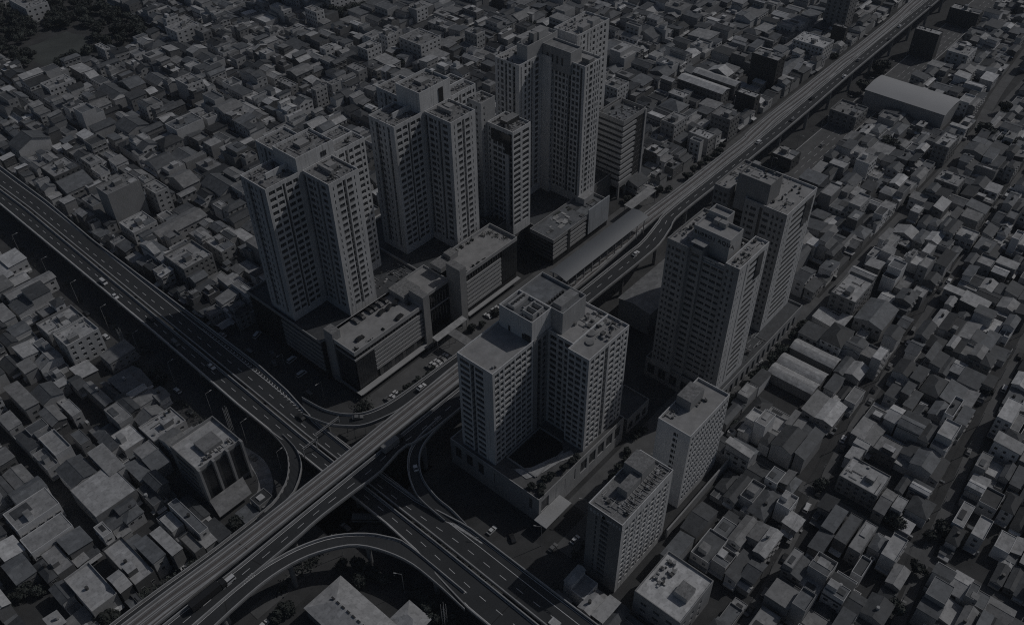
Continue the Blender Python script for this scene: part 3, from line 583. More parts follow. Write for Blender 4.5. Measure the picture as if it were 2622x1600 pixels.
# ---- hotels H1 H2
b = Bld("slab_hotel", "narrow white slab hotel with letters under its roof edge and pergola bars on top", "hotel", (148, 84.5, 0))
hv = []
for i in range(7): hv += [(2.8 + i * 3.8, 1.9, 1), (4.7 + i * 3.8, .6, 0)]
b.block((148, 84.5, 177.5, 98.2), 0, 40, cols((3.6, .7, 0), (7.0, 3.2, 3)), cols(*hv), 12, 2.75, .7, 1.85, wm="white_paint", wmu="wall4", zf=3.2, rm="roof_gravel", par=1.1)
wall_text(b, "BEST", 147.93, 97.4, 36.9, 1.9, "paint_mark"); wall_text(b, "WESTERN", 147.93, 90.6, 36.9, 1.55, "paint_mark")
q = MB(); q.cyl(0, 0, -.06, .06, 1.05, "wall5", 14); q.v = [(147.94 + z, 91.9 + y * .7, 37.6 + x) for x, y, z in q.v]; b.part("sign_emblem", q)
rooftop_room(b, (158, 90.0, 166, 93.8), 38.9, 3.6, "wall5", "roof_gravel"); rooftop_room(b, (166.4, 90.0, 174, 97.5), 38.9, 5.2, "wall5", "roof_gravel")
for i in range(16): q = MB(); q.box(153 + i * 1.55, 85.2, 40.0, 153.14 + i * 1.55, 89.6, 40.2, "wall6"); b.part("pergola_bar", q)
for y in (85.2, 89.5): q = MB(); q.box(153, y, 39.82, 176.6, y + .15, 39.99, "wall6"); b.part("pergola_beam", q)
b.clutter((152, 85, 177, 89.6), 38.9, 70, 4); b.clutter((148, 86, 157, 98), 38.9, 18, 5)
b.done(); occ(144, 80, 180, 103)
b = Bld("slab_hotel", "taller plain white slab hotel with bare flat roof, behind the lettered hotel", "hotel", (192.5, 87, 0))
hv = []
for i in range(7): hv += [(2.2 + i * 3.55, 1.3, 0), (4.2 + i * 3.55, .9, 0)]
b.block((192.5, 87.5, 219, 101), 0, 41.5, cols((7.4, 1.2, 0), (8.4, .5, 0)), cols(*hv), 12, 3.05, .7, 1.8, wm="white_paint", wmu="wall8", zf=3.0)
rooftop_room(b, (203, 94.5, 212, 100.5), 40.4, 4.8, "wall5", "roof_gravel"); b.clutter((193, 96, 203, 101), 40.4, 18, 2); b.clutter((205, 92, 213, 95), 40.4, 12, 2)
b.done(); occ(180, 82, 222, 104)
q = MB(); q.box(178.5, 83.0, 0, 222, 83.6, 5.2, "wall5"); q.box(222.0, 83.0, 0, 222.6, 101, 5.2, "wall5")
o = q.build("boundary_wall"); o["label"] = "tall pale boundary wall along the foot of the plain white slab hotel"; o["category"] = "wall"
# ---- parking block row
b = Bld("parking_building", "striped multi-storey parking block with cars on its flat roof and three stair pillars", "parking building", (153, 222, 0), )
def bands(b, u0, v0, u1, v1, z0, z1, n, side, m="wall6", core="shade_and_detail_black"):
    hh = (z1 - z0) / n
    for i in range(n):
        z = z0 + i * hh; q = MB()
        if side == 'v': q.box(u0, v0, z, u1, v0 + .5, z + hh * .62, m)
        else: q.box(u0, v0, z, u0 + .5, v1, z + hh * .62, m)
        b.part("facade_band", q)
b.w.box(153.6, 222.6, 0, 192, 239.6, 24.6, "shade_and_detail_black", "roof_concrete", bottom=False)  # solid core, its near-black colour standing in for shade between the decks
b.parapet((153, 222, 192.2, 240), 26.2, 1.5, "wall6", "roof_concrete", .35)
for q_ in ((153, 222, 192.2, 222.35), (153, 222.35, 153.35, 240), (153.35, 239.65, 192.2, 240)): b.w.box(q_[0], q_[1], 24.0, q_[2], q_[3], 26.19, "wall6")
bands(b, 163.5, 222.05, 192, 0, 8.2, 21.6, 6, 'v'); 
q = MB()
for i in range(24): q.box(154 + i * 1.58, 222.4, 21.9, 154.12 + i * 1.58, 222.58, 24, "wall4")
b.part("louvre_frame", q, kind="stuff")
q = MB(); q.box(153.0, 222.0, 20.9, 192, 222.5, 21.75, "wall6"); b.part("facade_band", q); q = MB(); q.box(153.0, 222.51, 20.9, 153.5, 235, 21.75, "wall4"); b.part("facade_band", q)
for i in range(8):
    for j in range(6):
        q = MB(); x = 153.4 + i * 1.25; z = 4.6 + j * 2.65; q.box(x, 222.15, z, x + 1.17, 222.4, z + 2.55, "glass"); b.part("glass_panel", q)
for j in range(6):
    for i in range(7): q = MB(); y = 223 + i * 1.7; q.box(153.2, y, 4.6 + j * 2.65, 153.42, y + 1.6, 7.15 + j * 2.65, "glass"); b.part("glass_panel", q)
for j in range(12): q = MB(); q.box(165 + j * 2.25, 222.3, 3.6, 167.1 + j * 2.25, 222.5, 7.4, "glass_blue" if j % 3 else "wall2"); b.part("shop_window", q)
q = MB(); q.box(151.5, 219.8, 2.9, 192, 222.5, 3.4, "wall6"); q.box(151.5, 219.8, 2.9, 152.5, 238, 3.39, "wall4"); b.part("canopy", q)
for (x0, y0, x1, y1, zt) in ((152.6, 234.8, 156.8, 240.6, 29), (192.2, 221.2, 196, 230, 30.5), (214, 219.8, 218, 228.4, 33)):
    q = MB(); q.box(x0, y0, 0, x1, y1, zt, "wall5", "roof_gravel", bottom=False); b.part("stair_pillar", q)
q = MB(); q.box(189, 230.2, 24.7, 199, 240, 28, "wall5", "roof_gravel"); b.part("roof_room", q)
b.w.box(196, 227.6, 0, 214, 243, 23.6, "glass_blue", "roof_concrete", bottom=False); b.parapet((196, 227.3, 214, 243.2), 24.6, .95, "wall6", "roof_concrete", .3)
q = MB(); q.box(196, 227.2, 22.8, 214, 227.58, 24.59, "wall6"); q.box(196, 227.2, 13.4, 214, 227.58, 14.2, "wall6"); b.part("facade_band", q)
for j in range(2):
    for i in range(9): q = MB(); q.box(197 + i * 1.8, 227.35, 6 + j * 9, 197.12 + i * 1.8, 227.57, 12 + j * 8, "wall5"); b.part("mullion", q)
b.w.box(219.6, 221.6, 0, 254, 238, 26.4, "shade_and_detail_black", "roof_concrete", bottom=False); b.parapet((219, 221, 254.4, 238.4), 28.2, 1.6, "wall6", "roof_concrete", .35)
for q_ in ((219, 221, 254.4, 221.35), (219, 221.35, 219.35, 238.4)): b.w.box(q_[0], q_[1], 26.2, q_[2], q_[3], 28.19, "wall6")
bands(b, 219.4, 221.05, 243, 0, 6.5, 23.2, 7, 'v')
q = MB()
for i in range(20): q.box(220 + i * 1.72, 221.3, 23.6, 220.12 + i * 1.72, 221.55, 26.1, "wall4")
b.part("louvre_frame", q, kind="stuff")
for i in range(9): q = MB(); q.box(243.6 + i * 1.2, 221.2, 7, 244.7 + i * 1.2, 221.5, 25.6, "glass_blue"); b.part("glass_panel", q)
q = MB(); q.box(218.4, 219.4, 3.2, 255, 221.5, 3.7, "wall6"); b.part("canopy", q)
q = MB(); q.box(213.2, 231, 26.3, 219, 238, 28.8, "wall5", "roof_gravel"); b.part("roof_room", q); q = MB(); q.box(222, 233.5, 26.5, 227, 238, 29.5, "wall5", "roof_gravel"); b.part("roof_room", q)
q = MB(); R = random.Random(31)
def bush(x, y, z, r):
    for i in range(46):
        c = Vector((x + R.gauss(0, r * .5), y + R.gauss(0, r * .5), z + abs(R.gauss(0, r * .5)))); a_ = Vector((R.gauss(0, 1), R.gauss(0, 1), R.gauss(0, 1))).normalized() * .3; c2 = a_.cross(Vector((R.gauss(0, 1), R.gauss(0, 1), 1))).normalized() * .3
        q.poly([tuple(c + a_), tuple(c + c2), tuple(c - a_), tuple(c - c2)], "leaf")
for x, y, r in ((221, 224, 1.2), (223, 236.5, .9), (226, 236.8, .9), (229, 236.7, .9), (233, 236.9, 1), (237, 236.6, .8), (240, 236.8, .9), (246, 235.5, 1.4), (250, 230, 1.8), (251.5, 226, 1.8), (250, 234, 1.7), (229, 222.8, .8), (226, 223, .8), (233, 222.6, .7), (156, 224, 1), (163, 223.2, .9), (171.5, 224.8, .7), (190, 228, 1.1)): bush(x, y, 26.6 if x > 200 else 24.7, r)
b.part("roof_planting", q, kind="stuff")
b.done()
b = Bld("podium_building", "dark podium with shaded garden courts at the foot of the two white high-rises", "podium", (150, 241, 0))
b.w.box(150.6, 240.6, 0, 211, 291, 21.6, "shade_and_detail_black", "roof1", bottom=False); b.parapet((150, 240.6, 211, 292), 23, 1.2, "wall5", "roof1", .35)
b.w.box(150, 240.7, 21.6, 150.35, 292, 22.99, "wall4"); bands(b, 150.1, 241, 0, 268, 5, 21, 6, 'u', "wall4")
b.w.box(211.1, 238.6, 0, 280.5, 288, 21.6, "wall3", "roof1"); b.parapet((211.1, 238.6, 280.7, 288.5), 22.8, 1.1, "wall5", "roof1", .35)
b.clutter((188, 242, 210, 258), 21.7, 50, 7, 1.3); b.clutter((250, 240, 268, 256), 21.7, 30, 7)
b.done(); occ(143, 216, 272, 296)
# podium C
b = Bld("podium_building", "podium with planted patterned roof and a large blank billboard at its far corner", "podium", (276, 216, 0))
b.w.box(276.5, 216.5, 0, 322, 231, 14.6, "shade_and_detail_black", "roof3"); b.parapet((276, 216, 322.4, 231.4), 16.2, 1.3, "wall5", "roof3", .35)
for q_ in ((276, 216, 322.4, 216.35), (276, 216.35, 276.35, 231.4)): b.w.box(q_[0], q_[1], 14.0, q_[2], q_[3], 16.19, "wall5")
bands(b, 276.1, 216.05, 303, 0, 4, 13.6, 4, 'v', "wall6"); bands(b, 276.05, 217, 0, 231, 3, 14, 5, 'u', "wall2")
q = MB(); q.box(304, 215.5, 4.2, 321.5, 216.0, 19.5, "shade_and_board_paint"); b.part("billboard", q, label="large pale billboard panel with faint upright streaks")
q = MB(); q.box(287.5, 215.9, 3.6, 289.5, 216.05, 15.9, "glass"); b.part("glass_slot", q)
b.w.box(281, 231.5, 0, 345, 268, 13.6, "wall3", "roof1"); b.parapet((280.9, 231.5, 345.2, 268.2), 14.8, 1.1, "wall5", "roof1", .35)
q = MB()
R = random.Random(5)
for i in range(34):
    x = R.uniform(279, 318); y = R.uniform(218, 229.5); q.box(x, y, 14.9, min(321, x + R.uniform(1, 5)), min(230.5, y + R.uniform(.6, 2.6)), 15.0 + i * .012, R.choice(("roof6", "roof1", "roof5", "leaf", "roof3", "pavement")))
b.part("roof_planter", q, kind="stuff")
b.part("roof_room", (lambda m_: (m_.box(311, 224, 14.9, 319, 229.5, 18.5, "wall6", "roof5"), m_)[1])(MB()))
b.done(); occ(272, 212, 348, 272)
# low white block, warehouses, station, misc
b = Bld("shop_building", "white flat-roofed low building with a roof room beside the lettered slab hotel", "building", (146, 56, 0))
b.block((145.6, 57.5, 166, 75.5), 0, 14.3, cols((4, 2.4, 1), (9, 2.4, 1), (14, 2.4, 1)), cols((3, 2, 1), (8, 2, 1), (13, 2, 1)), 3, 3.9, 1.2, 1.7, wm="wall5", rm="roof7", par=.8)
rooftop_room(b, (153, 60, 158.5, 65), 13.5, 2.6, "wall6", "roof_gravel"); b.clutter((151, 68, 164, 75), 13.5, 30, 2, 1.5); b.done(); occ(143, 54, 169, 80)
def warehouse(label, r, h, rise, m, wm="wall4", axis='v', hip=False, name="warehouse"):
    b = Bld(name, label, "warehouse", (r[0], r[1], 0)); u0, v0, u1, v1 = r
    b.w.box(u0, v0, 0, u1, v1, h, wm, bottom=False)
    q = MB(); o = .5
    if axis == 'v':
        c = (u0 + u1) / 2; e0, e1 = (v0 - o, v1 + o); k = (u1 - u0) / 2 if hip else 0
        if not hip:
            q.slab([(u0 - o, e0, h), (c, e0, h + rise), (c, e1, h + rise), (u0 - o, e1, h)], .18, m); q.slab([(c, e0, h + rise), (u1 + o, e0, h), (u1 + o, e1, h), (c, e1, h + rise)], .18, m)
            b.w.poly([(u0, v0, h), (u1, v0, h), (c, v0, h + rise - .2)], wm)
        else:
            q.poly([(u0 - o, e0, h), (u0 - o, e1, h), (c, e1 - k, h + rise), (c, e0 + k, h + rise)], m); q.poly([(u1 + o, e0, h), (u1 + o, e1, h), (c, e1 - k, h + rise), (c, e0 + k, h + rise)], m)
            q.poly([(u0 - o, e0, h), (u1 + o, e0, h), (c, e0 + k, h + rise)], m); q.poly([(u0 - o, e1, h), (u1 + o, e1, h), (c, e1 - k, h + rise)], m)
    elif axis == 'arcv':
        n_ = 12; pts = [(u0 - o + (u1 - u0 + 2 * o) * i / n_, h + rise * math.sin(math.pi * i / n_)) for i in range(n_ + 1)]
        for i in range(n_): (x0, z0), (x1, z1) = pts[i], pts[i + 1]; q.slab([(x0, v0 - o, z0), (x1, v0 - o, z1), (x1, v1 + o, z1), (x0, v1 + o, z0)], .15, m)
        b.w.poly([(x, v0, z - .1) for x, z in pts[1:-1]] + [(u1, v0, h), (u0, v0, h)][:2], wm)
    elif axis == 'arc':
        n_ = 10; pts = [(v0 - o + (v1 - v0 + 2 * o) * i / n_, h + rise * math.sin(math.pi * i / n_)) for i in range(n_ + 1)]
        for i in range(n_): (y0, z0), (y1, z1) = pts[i], pts[i + 1]; q.slab([(u0 - o, y0, z0), (u1 + o, y0, z0), (u1 + o, y1, z1), (u0 - o, y1, z1)], .15, m)
    else:
        c = (v0 + v1) / 2; q.slab([(u0 - o, v0 - o, h), (u1 + o, v0 - o, h), (u1 + o, c, h + rise), (u0 - o, c, h + rise)], .18, m); q.slab([(u0 - o, c, h + rise), (u1 + o, c, h + rise), (u1 + o, v1 + o, h), (u0 - o, v1 + o, h)], .18, m)
        b.w.poly([(u0, v0, h), (u0, v1, h), (u0, c, h + rise - .2)], wm); b.w.poly([(u1, v0, h), (u1, v1, h), (u1, c, h + rise - .2)], wm)
    b.part("roof", q)
    q = MB()
    if hip and v1 - v0 > 20:
        for i in range(int((v1 - v0) / 3)): q.box((u0 + u1) / 2 - .3, v0 + 3 + i * 2.6, h + rise - .1, (u0 + u1) / 2 + .3, v0 + 4.4 + i * 2.6, h + rise + .25, "dark_metal")
        b.part("ridge_vent", q, kind="stuff")
    b.done(); occ(u0 - 1, v0 - 1, u1 + 1, v1 + 1)
    return b
warehouse("large smooth hipped warehouse roof below the southern ramp", (72, 110, 87.5, 158.5), 6, 2.6, "roof6", hip=True)
warehouse("small square hipped roof shed next to the large southern warehouse", (88.6, 124, 97, 134), 5, 1.6, "roof6", hip=True)
warehouse("broad low hall with a sloping grey roof between the rail station and the dark towers", (265, 151, 304, 168), 13, 1.5, "roof4", axis='u')
b = warehouse("long hangar with a huge smooth pale vaulted roof near the distant highway bend", (530, 119, 555, 169), 12.0, 1.5, "hangar_roof", "wall5", axis='arcv')
for i, (x, l) in enumerate(((301, "first"), (289, "second"), (281, "third"))):
    warehouse("white vaulted greenhouse-like shed, %s from the tree lined street end" % l, (x - 6.4, 75, x + .4, 95), 5.5, 1.3, "roof6", axis='arcv')
st = thing("station_roof", "long curved grey station canopy standing over the elevated rail tracks", "station canopy", (246, 186, 0))
q = MB(); nn_ = 12
for i in range(nn_):
    def cv(t): return (184.6 + 9.8 * t, 25.4 + 1.7 * math.sin(math.pi * (0.06 + .72 * t)))
    y0, z0 = cv(i / nn_); y1, z1 = cv((i + 1) / nn_); q.slab([(0, y0 - 186, z0), (65, y0 - 186, z0), (65, y1 - 186, z1), (0, y1 - 186, z1)], .25, "arch_roof")
q.build("canopy", st)
for i in range(11):
    q = MB(); q.box(2 + i * 6, 7.6, 16, 2.5 + i * 6, 8.1, 26, "wall4"); q.box(2 + i * 6, -.9, 17, 2.4 + i * 6, -.6, 25.4, "wall4"); q.build("column", st)
q = MB(); q.box(0, 6.9, 17.0, 65, 9.2, 18.9, "wall4"); q.build("platform", st)
occ(240, 168, 320, 200)
# small canopies and street objects
def canopy(label, r, z, m="roof5", th=.3, name="canopy_shelter"):
    t = thing(name, label, "canopy", (r[0], r[1], 0)); q = MB(); w, d = r[2] - r[0], r[3] - r[1]
    q.slab([(0, 0, z), (w, 0, z), (w, d, z + .3), (0, d, z + .3)], th, m); q.build("roof", t)
    for x, y in ((.2, .2), (w - .4, .2), (.2, d - .4), (w - .4, d - .4)): q = MB(); q.box(x, y, 0, x + .2, y + .2, z - .3, "wall4"); q.build("post", t)
canopy("thin pale canopy in front of the recessed middle of the parking block", (193.5, 215.6, 213, 219), 7.5, "roof6")
canopy("flat roofed footbridge arm reaching from the parking block towards the viaduct", (199.5, 199, 204, 215), 8, "roof4")
canopy("wavy light grey entrance canopy in the garden by the striped office tower", (333, 208.5, 356, 213.8), 8, "roof5")
canopy("small frame shelter with barred roof inside the curved ramp bend", (134.5, 204.5, 140.5, 210), 8, "roof4")
canopy("pale flat roof by the end of the station canopy", (226, 200, 240, 206), 6, "roof5")
# junction corner block with glass front (d4)
b = Bld("corner_office", "corner office block with black glass bays between tall pale fins beside the curved ramp", "office block", (78, 224, 0))
b.block((77.6, 224.3, 97, 242.7), 0, 20.5, cols((9, 12, 5)), [], 5, 3.6, .5, 2.6, wm="wall5", wmu="wall4", rm="roof6", par=1.4)
for i in range(3): q = MB(); q.box(78.4 + i * 6.1, 223.9, 2.5, 83.7 + i * 6.1, 224.28, 18.6, "glass"); b.part("glass_bay", q)
for i in range(4): q = MB(); q.box(77.3 + i * 6.2, 222.4, 0, 78.2 + i * 6.2, 224.2, 21.2, "wall5"); b.part("fin", q)
rooftop_room(b, (84, 229, 92, 236), 19.1, 1.8, "wall4", "roof4"); b.clutter((79, 225, 96, 230), 19.1, 26, 3)
q = MB(); q.slab([(75.5, 213.5, 3.5), (90, 213.5, 3.5), (92, 221.8, 4.6), (77, 222, 4.6)], .3, "roof4"); b.part("canopy", q)
b.done(); occ(74, 210, 99, 244)
# ------------------------------------------------------------------ air
hz = MB(); hz.box(-300, -260, -1, 1300, 1250, 282, "ground"); hzo = hz.build("haze", kind="stuff")
hm = bpy.data.materials.new("haze"); hm.use_nodes = True; hn = hm.node_tree.nodes; hn.remove(hn["Principled BSDF"])
pv = hn.new("ShaderNodeVolumePrincipled"); pv.inputs["Color"].default_value = (0.80, 0.88, 1.0, 1); pv.inputs["Density"].default_value = 0.00007; pv.inputs["Anisotropy"].default_value = 0.0
hm.node_tree.links.new(pv.outputs[0], hn["Material Output"].inputs["Volume"])
hzo.data.materials.clear(); hzo.data.materials.append(hm)
pz = MB(); P = resample([(103, 240, .03), (104.2, 231, .03), (103.8, 223.4, .03), (99.4, 213.5, .03), (92, 207.4, .03), (83.3, 206.5, .03)], 24); Q = resample([(99.5, 240, .03), (99, 232, .03), (97.5, 222, .03), (94, 216, .03), (88, 213, .03), (80, 212, .03)], 24)
strip(pz, P, Q, 0, 1, 0, "roof5"); pz.build("plaza", kind="structure")
b = Bld("low_hall", "dark flat-roofed low hall between the L-shaped hotel and the dark towers' podium", "hall", (209.5, 123, 0))
b.block((209.5, 123.5, 225, 136), 0, 9, [], cols((3, 3, 1), (8, 3, 1), (12.5, 2.5, 1)), 1, 8, 1.2, 4.5, wm="wall5", wmu="wall3", rm="roof1", par=.8); b.done(); occ(208, 121, 227, 138)
q = MB()
for v in (160.5, 164.2, 167.9): 
    for i in range(60): q.poly([(312 + i * 8, v - .08, .03), (316 + i * 8, v - .08, .03), (316 + i * 8, v + .08, .03), (312 + i * 8, v + .08, .03)], "paint_mark")
for v in (158.5, 175.4): q.poly([(312, v - .12, .03), (800, v - .12, .03), (800, v + .12, .03), (312, v + .12, .03)], "paint_mark")
q.build("road_marking", kind="structure")

def wisps(name, spans, n, hmax, seed):
    R = random.Random(seed); q = MB()
    for i in range(n):
        u0, v0, u1, v1 = R.choice(spans); cu, cv_ = R.uniform(u0, u1), R.uniform(v0, v1)
        for j in range(16):
            c = Vector((cu + R.gauss(0, .8), cv_ + R.gauss(0, .8), abs(R.gauss(.2, hmax * .5)))); a_ = Vector((R.gauss(0, 1), R.gauss(0, 1), R.gauss(0, 1))).normalized() * .35; c2 = a_.cross(Vector((R.gauss(0, 1), R.gauss(0, 1), 1))).normalized() * .35
            q.poly([tuple(c + a_), tuple(c + c2), tuple(c - a_), tuple(c - c2)], R.choice(("leaf", "leaf_light")))
    q.build(name, kind="stuff")
wisps("roadside_undergrowth", [(134, 296, 137, 500), (106, 300, 109, 480), (98.5, 245, 100.5, 330), (112, 205, 124, 216), (132, 178, 142, 188), (118, 118, 124, 160), (70, 172, 100, 176), (98, 112, 104, 150), (150, 103, 200, 105), (147, 214, 152, 219)], 420, 2.6, 3)
for i, (x0, y0, x1, y1) in enumerate(((149, 104.5, 178, 112), (181, 112, 207, 116), (118, 196, 132, 203), (60, 171, 84, 176.4), (146, 200.5, 240, 203.2))):
    q = MB(); q.box(x0, y0, 0, x1, y1, .16, "pavement"); q.build("traffic_island", kind="structure")
HAND = [
 ("long low flat block at the top corner beside the dark trees", 247.4, 700.5, 264.6, 728.4, 11.9, "flat", 0.70, 0.30),
 ("white four-storey walk-up with stacked windows among roofs beyond the lawn", 295.9, 575.7, 314.4, 589.9, 13.0, "flat", 0.75, 0.30),
 ("narrow tall white house at the near edge of the lawn", 251.5, 597.8, 255.8, 610.8, 9.0, "flat", 0.70, 0.40),
 ("wide white three-storey building with dark window openings below the lawn", 196.9, 570.0, 214.0, 581.7, 10.5, "flat", 0.75, 0.35),
 ("five-storey house with dark blind side wall and open balconies", 254.9, 500.1, 266.3, 514.6, 13.0, "flat", 0.60, 0.30),
 ("four-storey walk-up with three rows of small windows and dark pitched roof", 251.0, 455.2, 264.0, 467.9, 11.0, "gable", 0.60, 0.20),
 ("large windowless pale wall building with dark flat roof, tallest of its row", 219.2, 458.5, 237.6, 470.8, 12.0, "flat", 0.70, 0.15),
 ("small pale block right behind the large windowless pale wall building", 240.6, 459.3, 248.0, 464.7, 9.9, "flat", 0.60, 0.25),
 ("brown roofed house with an open dark top floor near the lawn", 235.0, 575.2, 249.4, 580.5, 9.0, "gable", 0.50, 0.12),
 ("tall grey office block with blank striped wall above the lower highway", 150.5, 411.9, 169.1, 423.6, 22.0, "flat", 0.40, 0.22),
 ("four-storey building with balconies next to the tall grey office block", 172.5, 405.9, 180.5, 417.8, 14.0, "flat", 0.50, 0.35),
 ("grey block with walled roof terraces close to the first white high-rise", 145.9, 339.6, 162.3, 357.4, 13.0, "parapet", 0.30, 0.35),
 ("dark sided block with smooth pale roof next to the terraced grey block", 168.0, 341.7, 176.6, 355.8, 9.4, "flat", 0.40, 0.38),
 ("small bright shed roof at the foot of the tall grey office block", 149.0, 392.0, 162.8, 406.1, 8.0, "flat", 0.60, 0.42),
 ("long pale roofed hall between the tall grey office block and the highway", 155.8, 376.4, 182.7, 387.4, 8.0, "gable", 0.50, 0.25),
 ("pale house with a row of small windows in its long white wall across the highway", 82.3, 389.2, 104.6, 395.7, 7.8, "gable", 0.70, 0.30),
 ("wide building with a tall black blind wall above the highway edge", 145.8, 464.6, 161.0, 480.8, 13.0, "flat", 0.12, 0.30),
 ("white block with four rows of dark square windows across the lower highway", 81.7, 331.5, 96.9, 343.7, 13.8, "parapet", 0.60, 0.45),
 ("flat walled-roof building just behind the white block of square windows", 82.1, 352.6, 99.4, 364.7, 7.2, "parapet", 0.40, 0.40),
 ("long bright metal roofed hall near the corner office with glass bays", 78.4, 260.6, 93.2, 271.8, 8.0, "flat", 0.50, 0.42),
 ("pale box building with three rows of paired square windows by the vaulted hangar", 616.9, 136.8, 633.4, 150.8, 12.5, "flat", 0.60, 0.35),
 ("tall dark windowless slab by the distant bend of the viaduct", 621.7, 160.0, 629.2, 176.7, 18.8, "flat", 0.12, 0.40),
 ("dark walled hall with a bright flat roof at the far top corner", 689.7, 155.3, 699.2, 176.5, 12.1, "flat", 0.10, 0.45),
 ("big white box building with three dark windows beside the viaduct", 567.4, 216.2, 583.8, 238.7, 12.0, "flat", 0.75, 0.50),
 ("tall black clad tower standing by the viaduct", 505.8, 219.6, 516.3, 238.1, 24.4, "flat", 0.05, 0.35),
 ("low dark hall with walled roof across the viaduct from the black tower", 497.7, 159.4, 514.4, 176.6, 9.4, "parapet", 0.30, 0.22),
 ("pale flat block with a sunken dark roof court on the far side of the street", 492.4, 102.4, 510.0, 110.7, 13.1, "flat", 0.30, 0.45),
 ("small bright flat building just below the vaulted hangar", 535.6, 104.5, 549.4, 111.4, 5.9, "flat", 0.20, 0.40),
 ("dark walled block with irregular bright roof behind the dark fronted tower", 431.6, 167.3, 443.0, 180.2, 7.8, "flat", 0.10, 0.42),
 ("dark slab house with bright flat top beside the big white box", 602.8, 216.9, 607.0, 226.8, 13.7, "flat", 0.08, 0.35),
 ("narrow white stub tower near the top of the viaduct side quarter", 526.2, 341.1, 537.2, 351.1, 9.8, "flat", 0.40, 0.30),
 ("long hall with a bright ridge roof, lower of the parallel pair", 471.3, 237.1, 480.4, 269.9, 9.5, "gable", 0.25, 0.50),
 ("long hall with a bright ridge roof, upper of the parallel pair", 485.4, 236.0, 493.0, 267.5, 9.5, "gable", 0.20, 0.45),
 ("bright flat roofed house in front of the pair of long halls", 451.8, 253.1, 459.3, 264.9, 9.0, "flat", 0.40, 0.45),
 ("pale block with bands of windows behind the striped office tower", 412.8, 234.7, 426.6, 244.0, 13.8, "flat", 0.50, 0.35),
 ("pale office block with blank side wall standing close to the viaduct trees", 415.2, 212.7, 423.2, 226.3, 11.4, "flat", 0.40, 0.40),
 ("dark sided block with windowed end next to the viaduct trees", 437.4, 211.8, 449.0, 224.9, 14.7, "flat", 0.30, 0.25),
 ("black walled block with a pale notched roof facing the viaduct", 471.5, 214.4, 478.2, 227.6, 14.5, "flat", 0.08, 0.40),
 ("low wide bright roof on the empty lot behind the striped office tower", 403.4, 236.2, 411.6, 246.4, 5.0, "flat", 0.40, 0.40),
 ("pale building with a broad dark roof and slatted windows behind the tallest tower", 428.6, 287.7, 441.2, 299.3, 12.8, "flat", 0.65, 0.25),
 ("white six-storey block with small windows in front of the far apartments", 381.0, 525.1, 388.3, 538.6, 13.3, "flat", 0.70, 0.30),
 ("plain cream cube building with one blank wall on the far side", 431.5, 471.6, 443.0, 480.4, 13.4, "flat", 0.60, 0.35),
 ("wide hospital-like white block with rows of square windows and cluttered roof", 390.8, 425.8, 410.0, 447.3, 14.0, "flat", 0.60, 0.25),
 ("small plain pale tower house standing alone above low roofs", 349.7, 478.2, 357.6, 484.4, 10.0, "flat", 0.70, 0.35),
 ("pale stepped block beside the big tree in the far quarter", 362.5, 448.8, 375.4, 459.0, 13.9, "flat", 0.55, 0.30),
 ("white L-shaped block behind the wide hospital-like block", 385.6, 454.1, 394.8, 462.7, 14.0, "flat", 0.70, 0.35),
 ("narrow tall pale block beyond the tallest stepped tower", 426.3, 406.5, 434.8, 418.2, 14.9, "flat", 0.50, 0.30),
 ("pale double block behind the cream cube building", 428.9, 439.3, 439.9, 458.0, 9.4, "flat", 0.50, 0.30),
 ("dark walled hall with a smooth grey sloping roof behind the white high-rises", 315.0, 466.5, 328.9, 478.0, 7.6, "gable", 0.20, 0.25),
 ("grey box hall just below the smooth sloping roof", 304.5, 460.3, 310.6, 475.0, 5.7, "flat", 0.35, 0.30),
 ("narrow pale block with open balconies above the first white high-rise", 303.4, 431.7, 312.4, 436.7, 13.4, "flat", 0.50, 0.25),
 ("thin pale party-wall block next to the narrow balcony block", 318.6, 434.7, 326.1, 439.7, 10.2, "flat", 0.50, 0.25),
 ("pale flat house with open roof terrace behind the middle high-rise", 344.0, 437.7, 351.3, 450.1, 8.8, "flat", 0.40, 0.30),
 ("four-storey white roofed corner block among low houses behind the dark towers", 333.5, 84.3, 354.1, 96.4, 12.0, "parapet", 0.30, 0.40),
 ("grey block with four small windows in its shaded wall among low roofs", 462.2, 84.9, 474.3, 97.6, 9.7, "flat", 0.25, 0.35),
 ("wide low block with a bright flat roof and long dark side by the cross street", 239.3, 31.2, 251.6, 46.4, 9.0, "flat", 0.30, 0.45),
 ("far apartment slab cut by the top edge, shorter of the pair", 387.0, 556.8, 401.2, 576.7, 46.0, "flat", 0.65, 0.30),
 ("far apartment slab cut by the top edge, wider of the pair", 404.2, 536.5, 445.3, 552.9, 52.0, "flat", 0.65, 0.30),
 ("tall pale tower with twelve square windows cut by the top edge", 624.6, 226.5, 637.6, 243.5, 58.0, "flat", 0.30, 0.30)]
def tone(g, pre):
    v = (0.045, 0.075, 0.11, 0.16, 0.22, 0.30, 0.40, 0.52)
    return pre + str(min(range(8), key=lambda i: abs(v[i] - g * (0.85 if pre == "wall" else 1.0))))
LANDMARKS = []
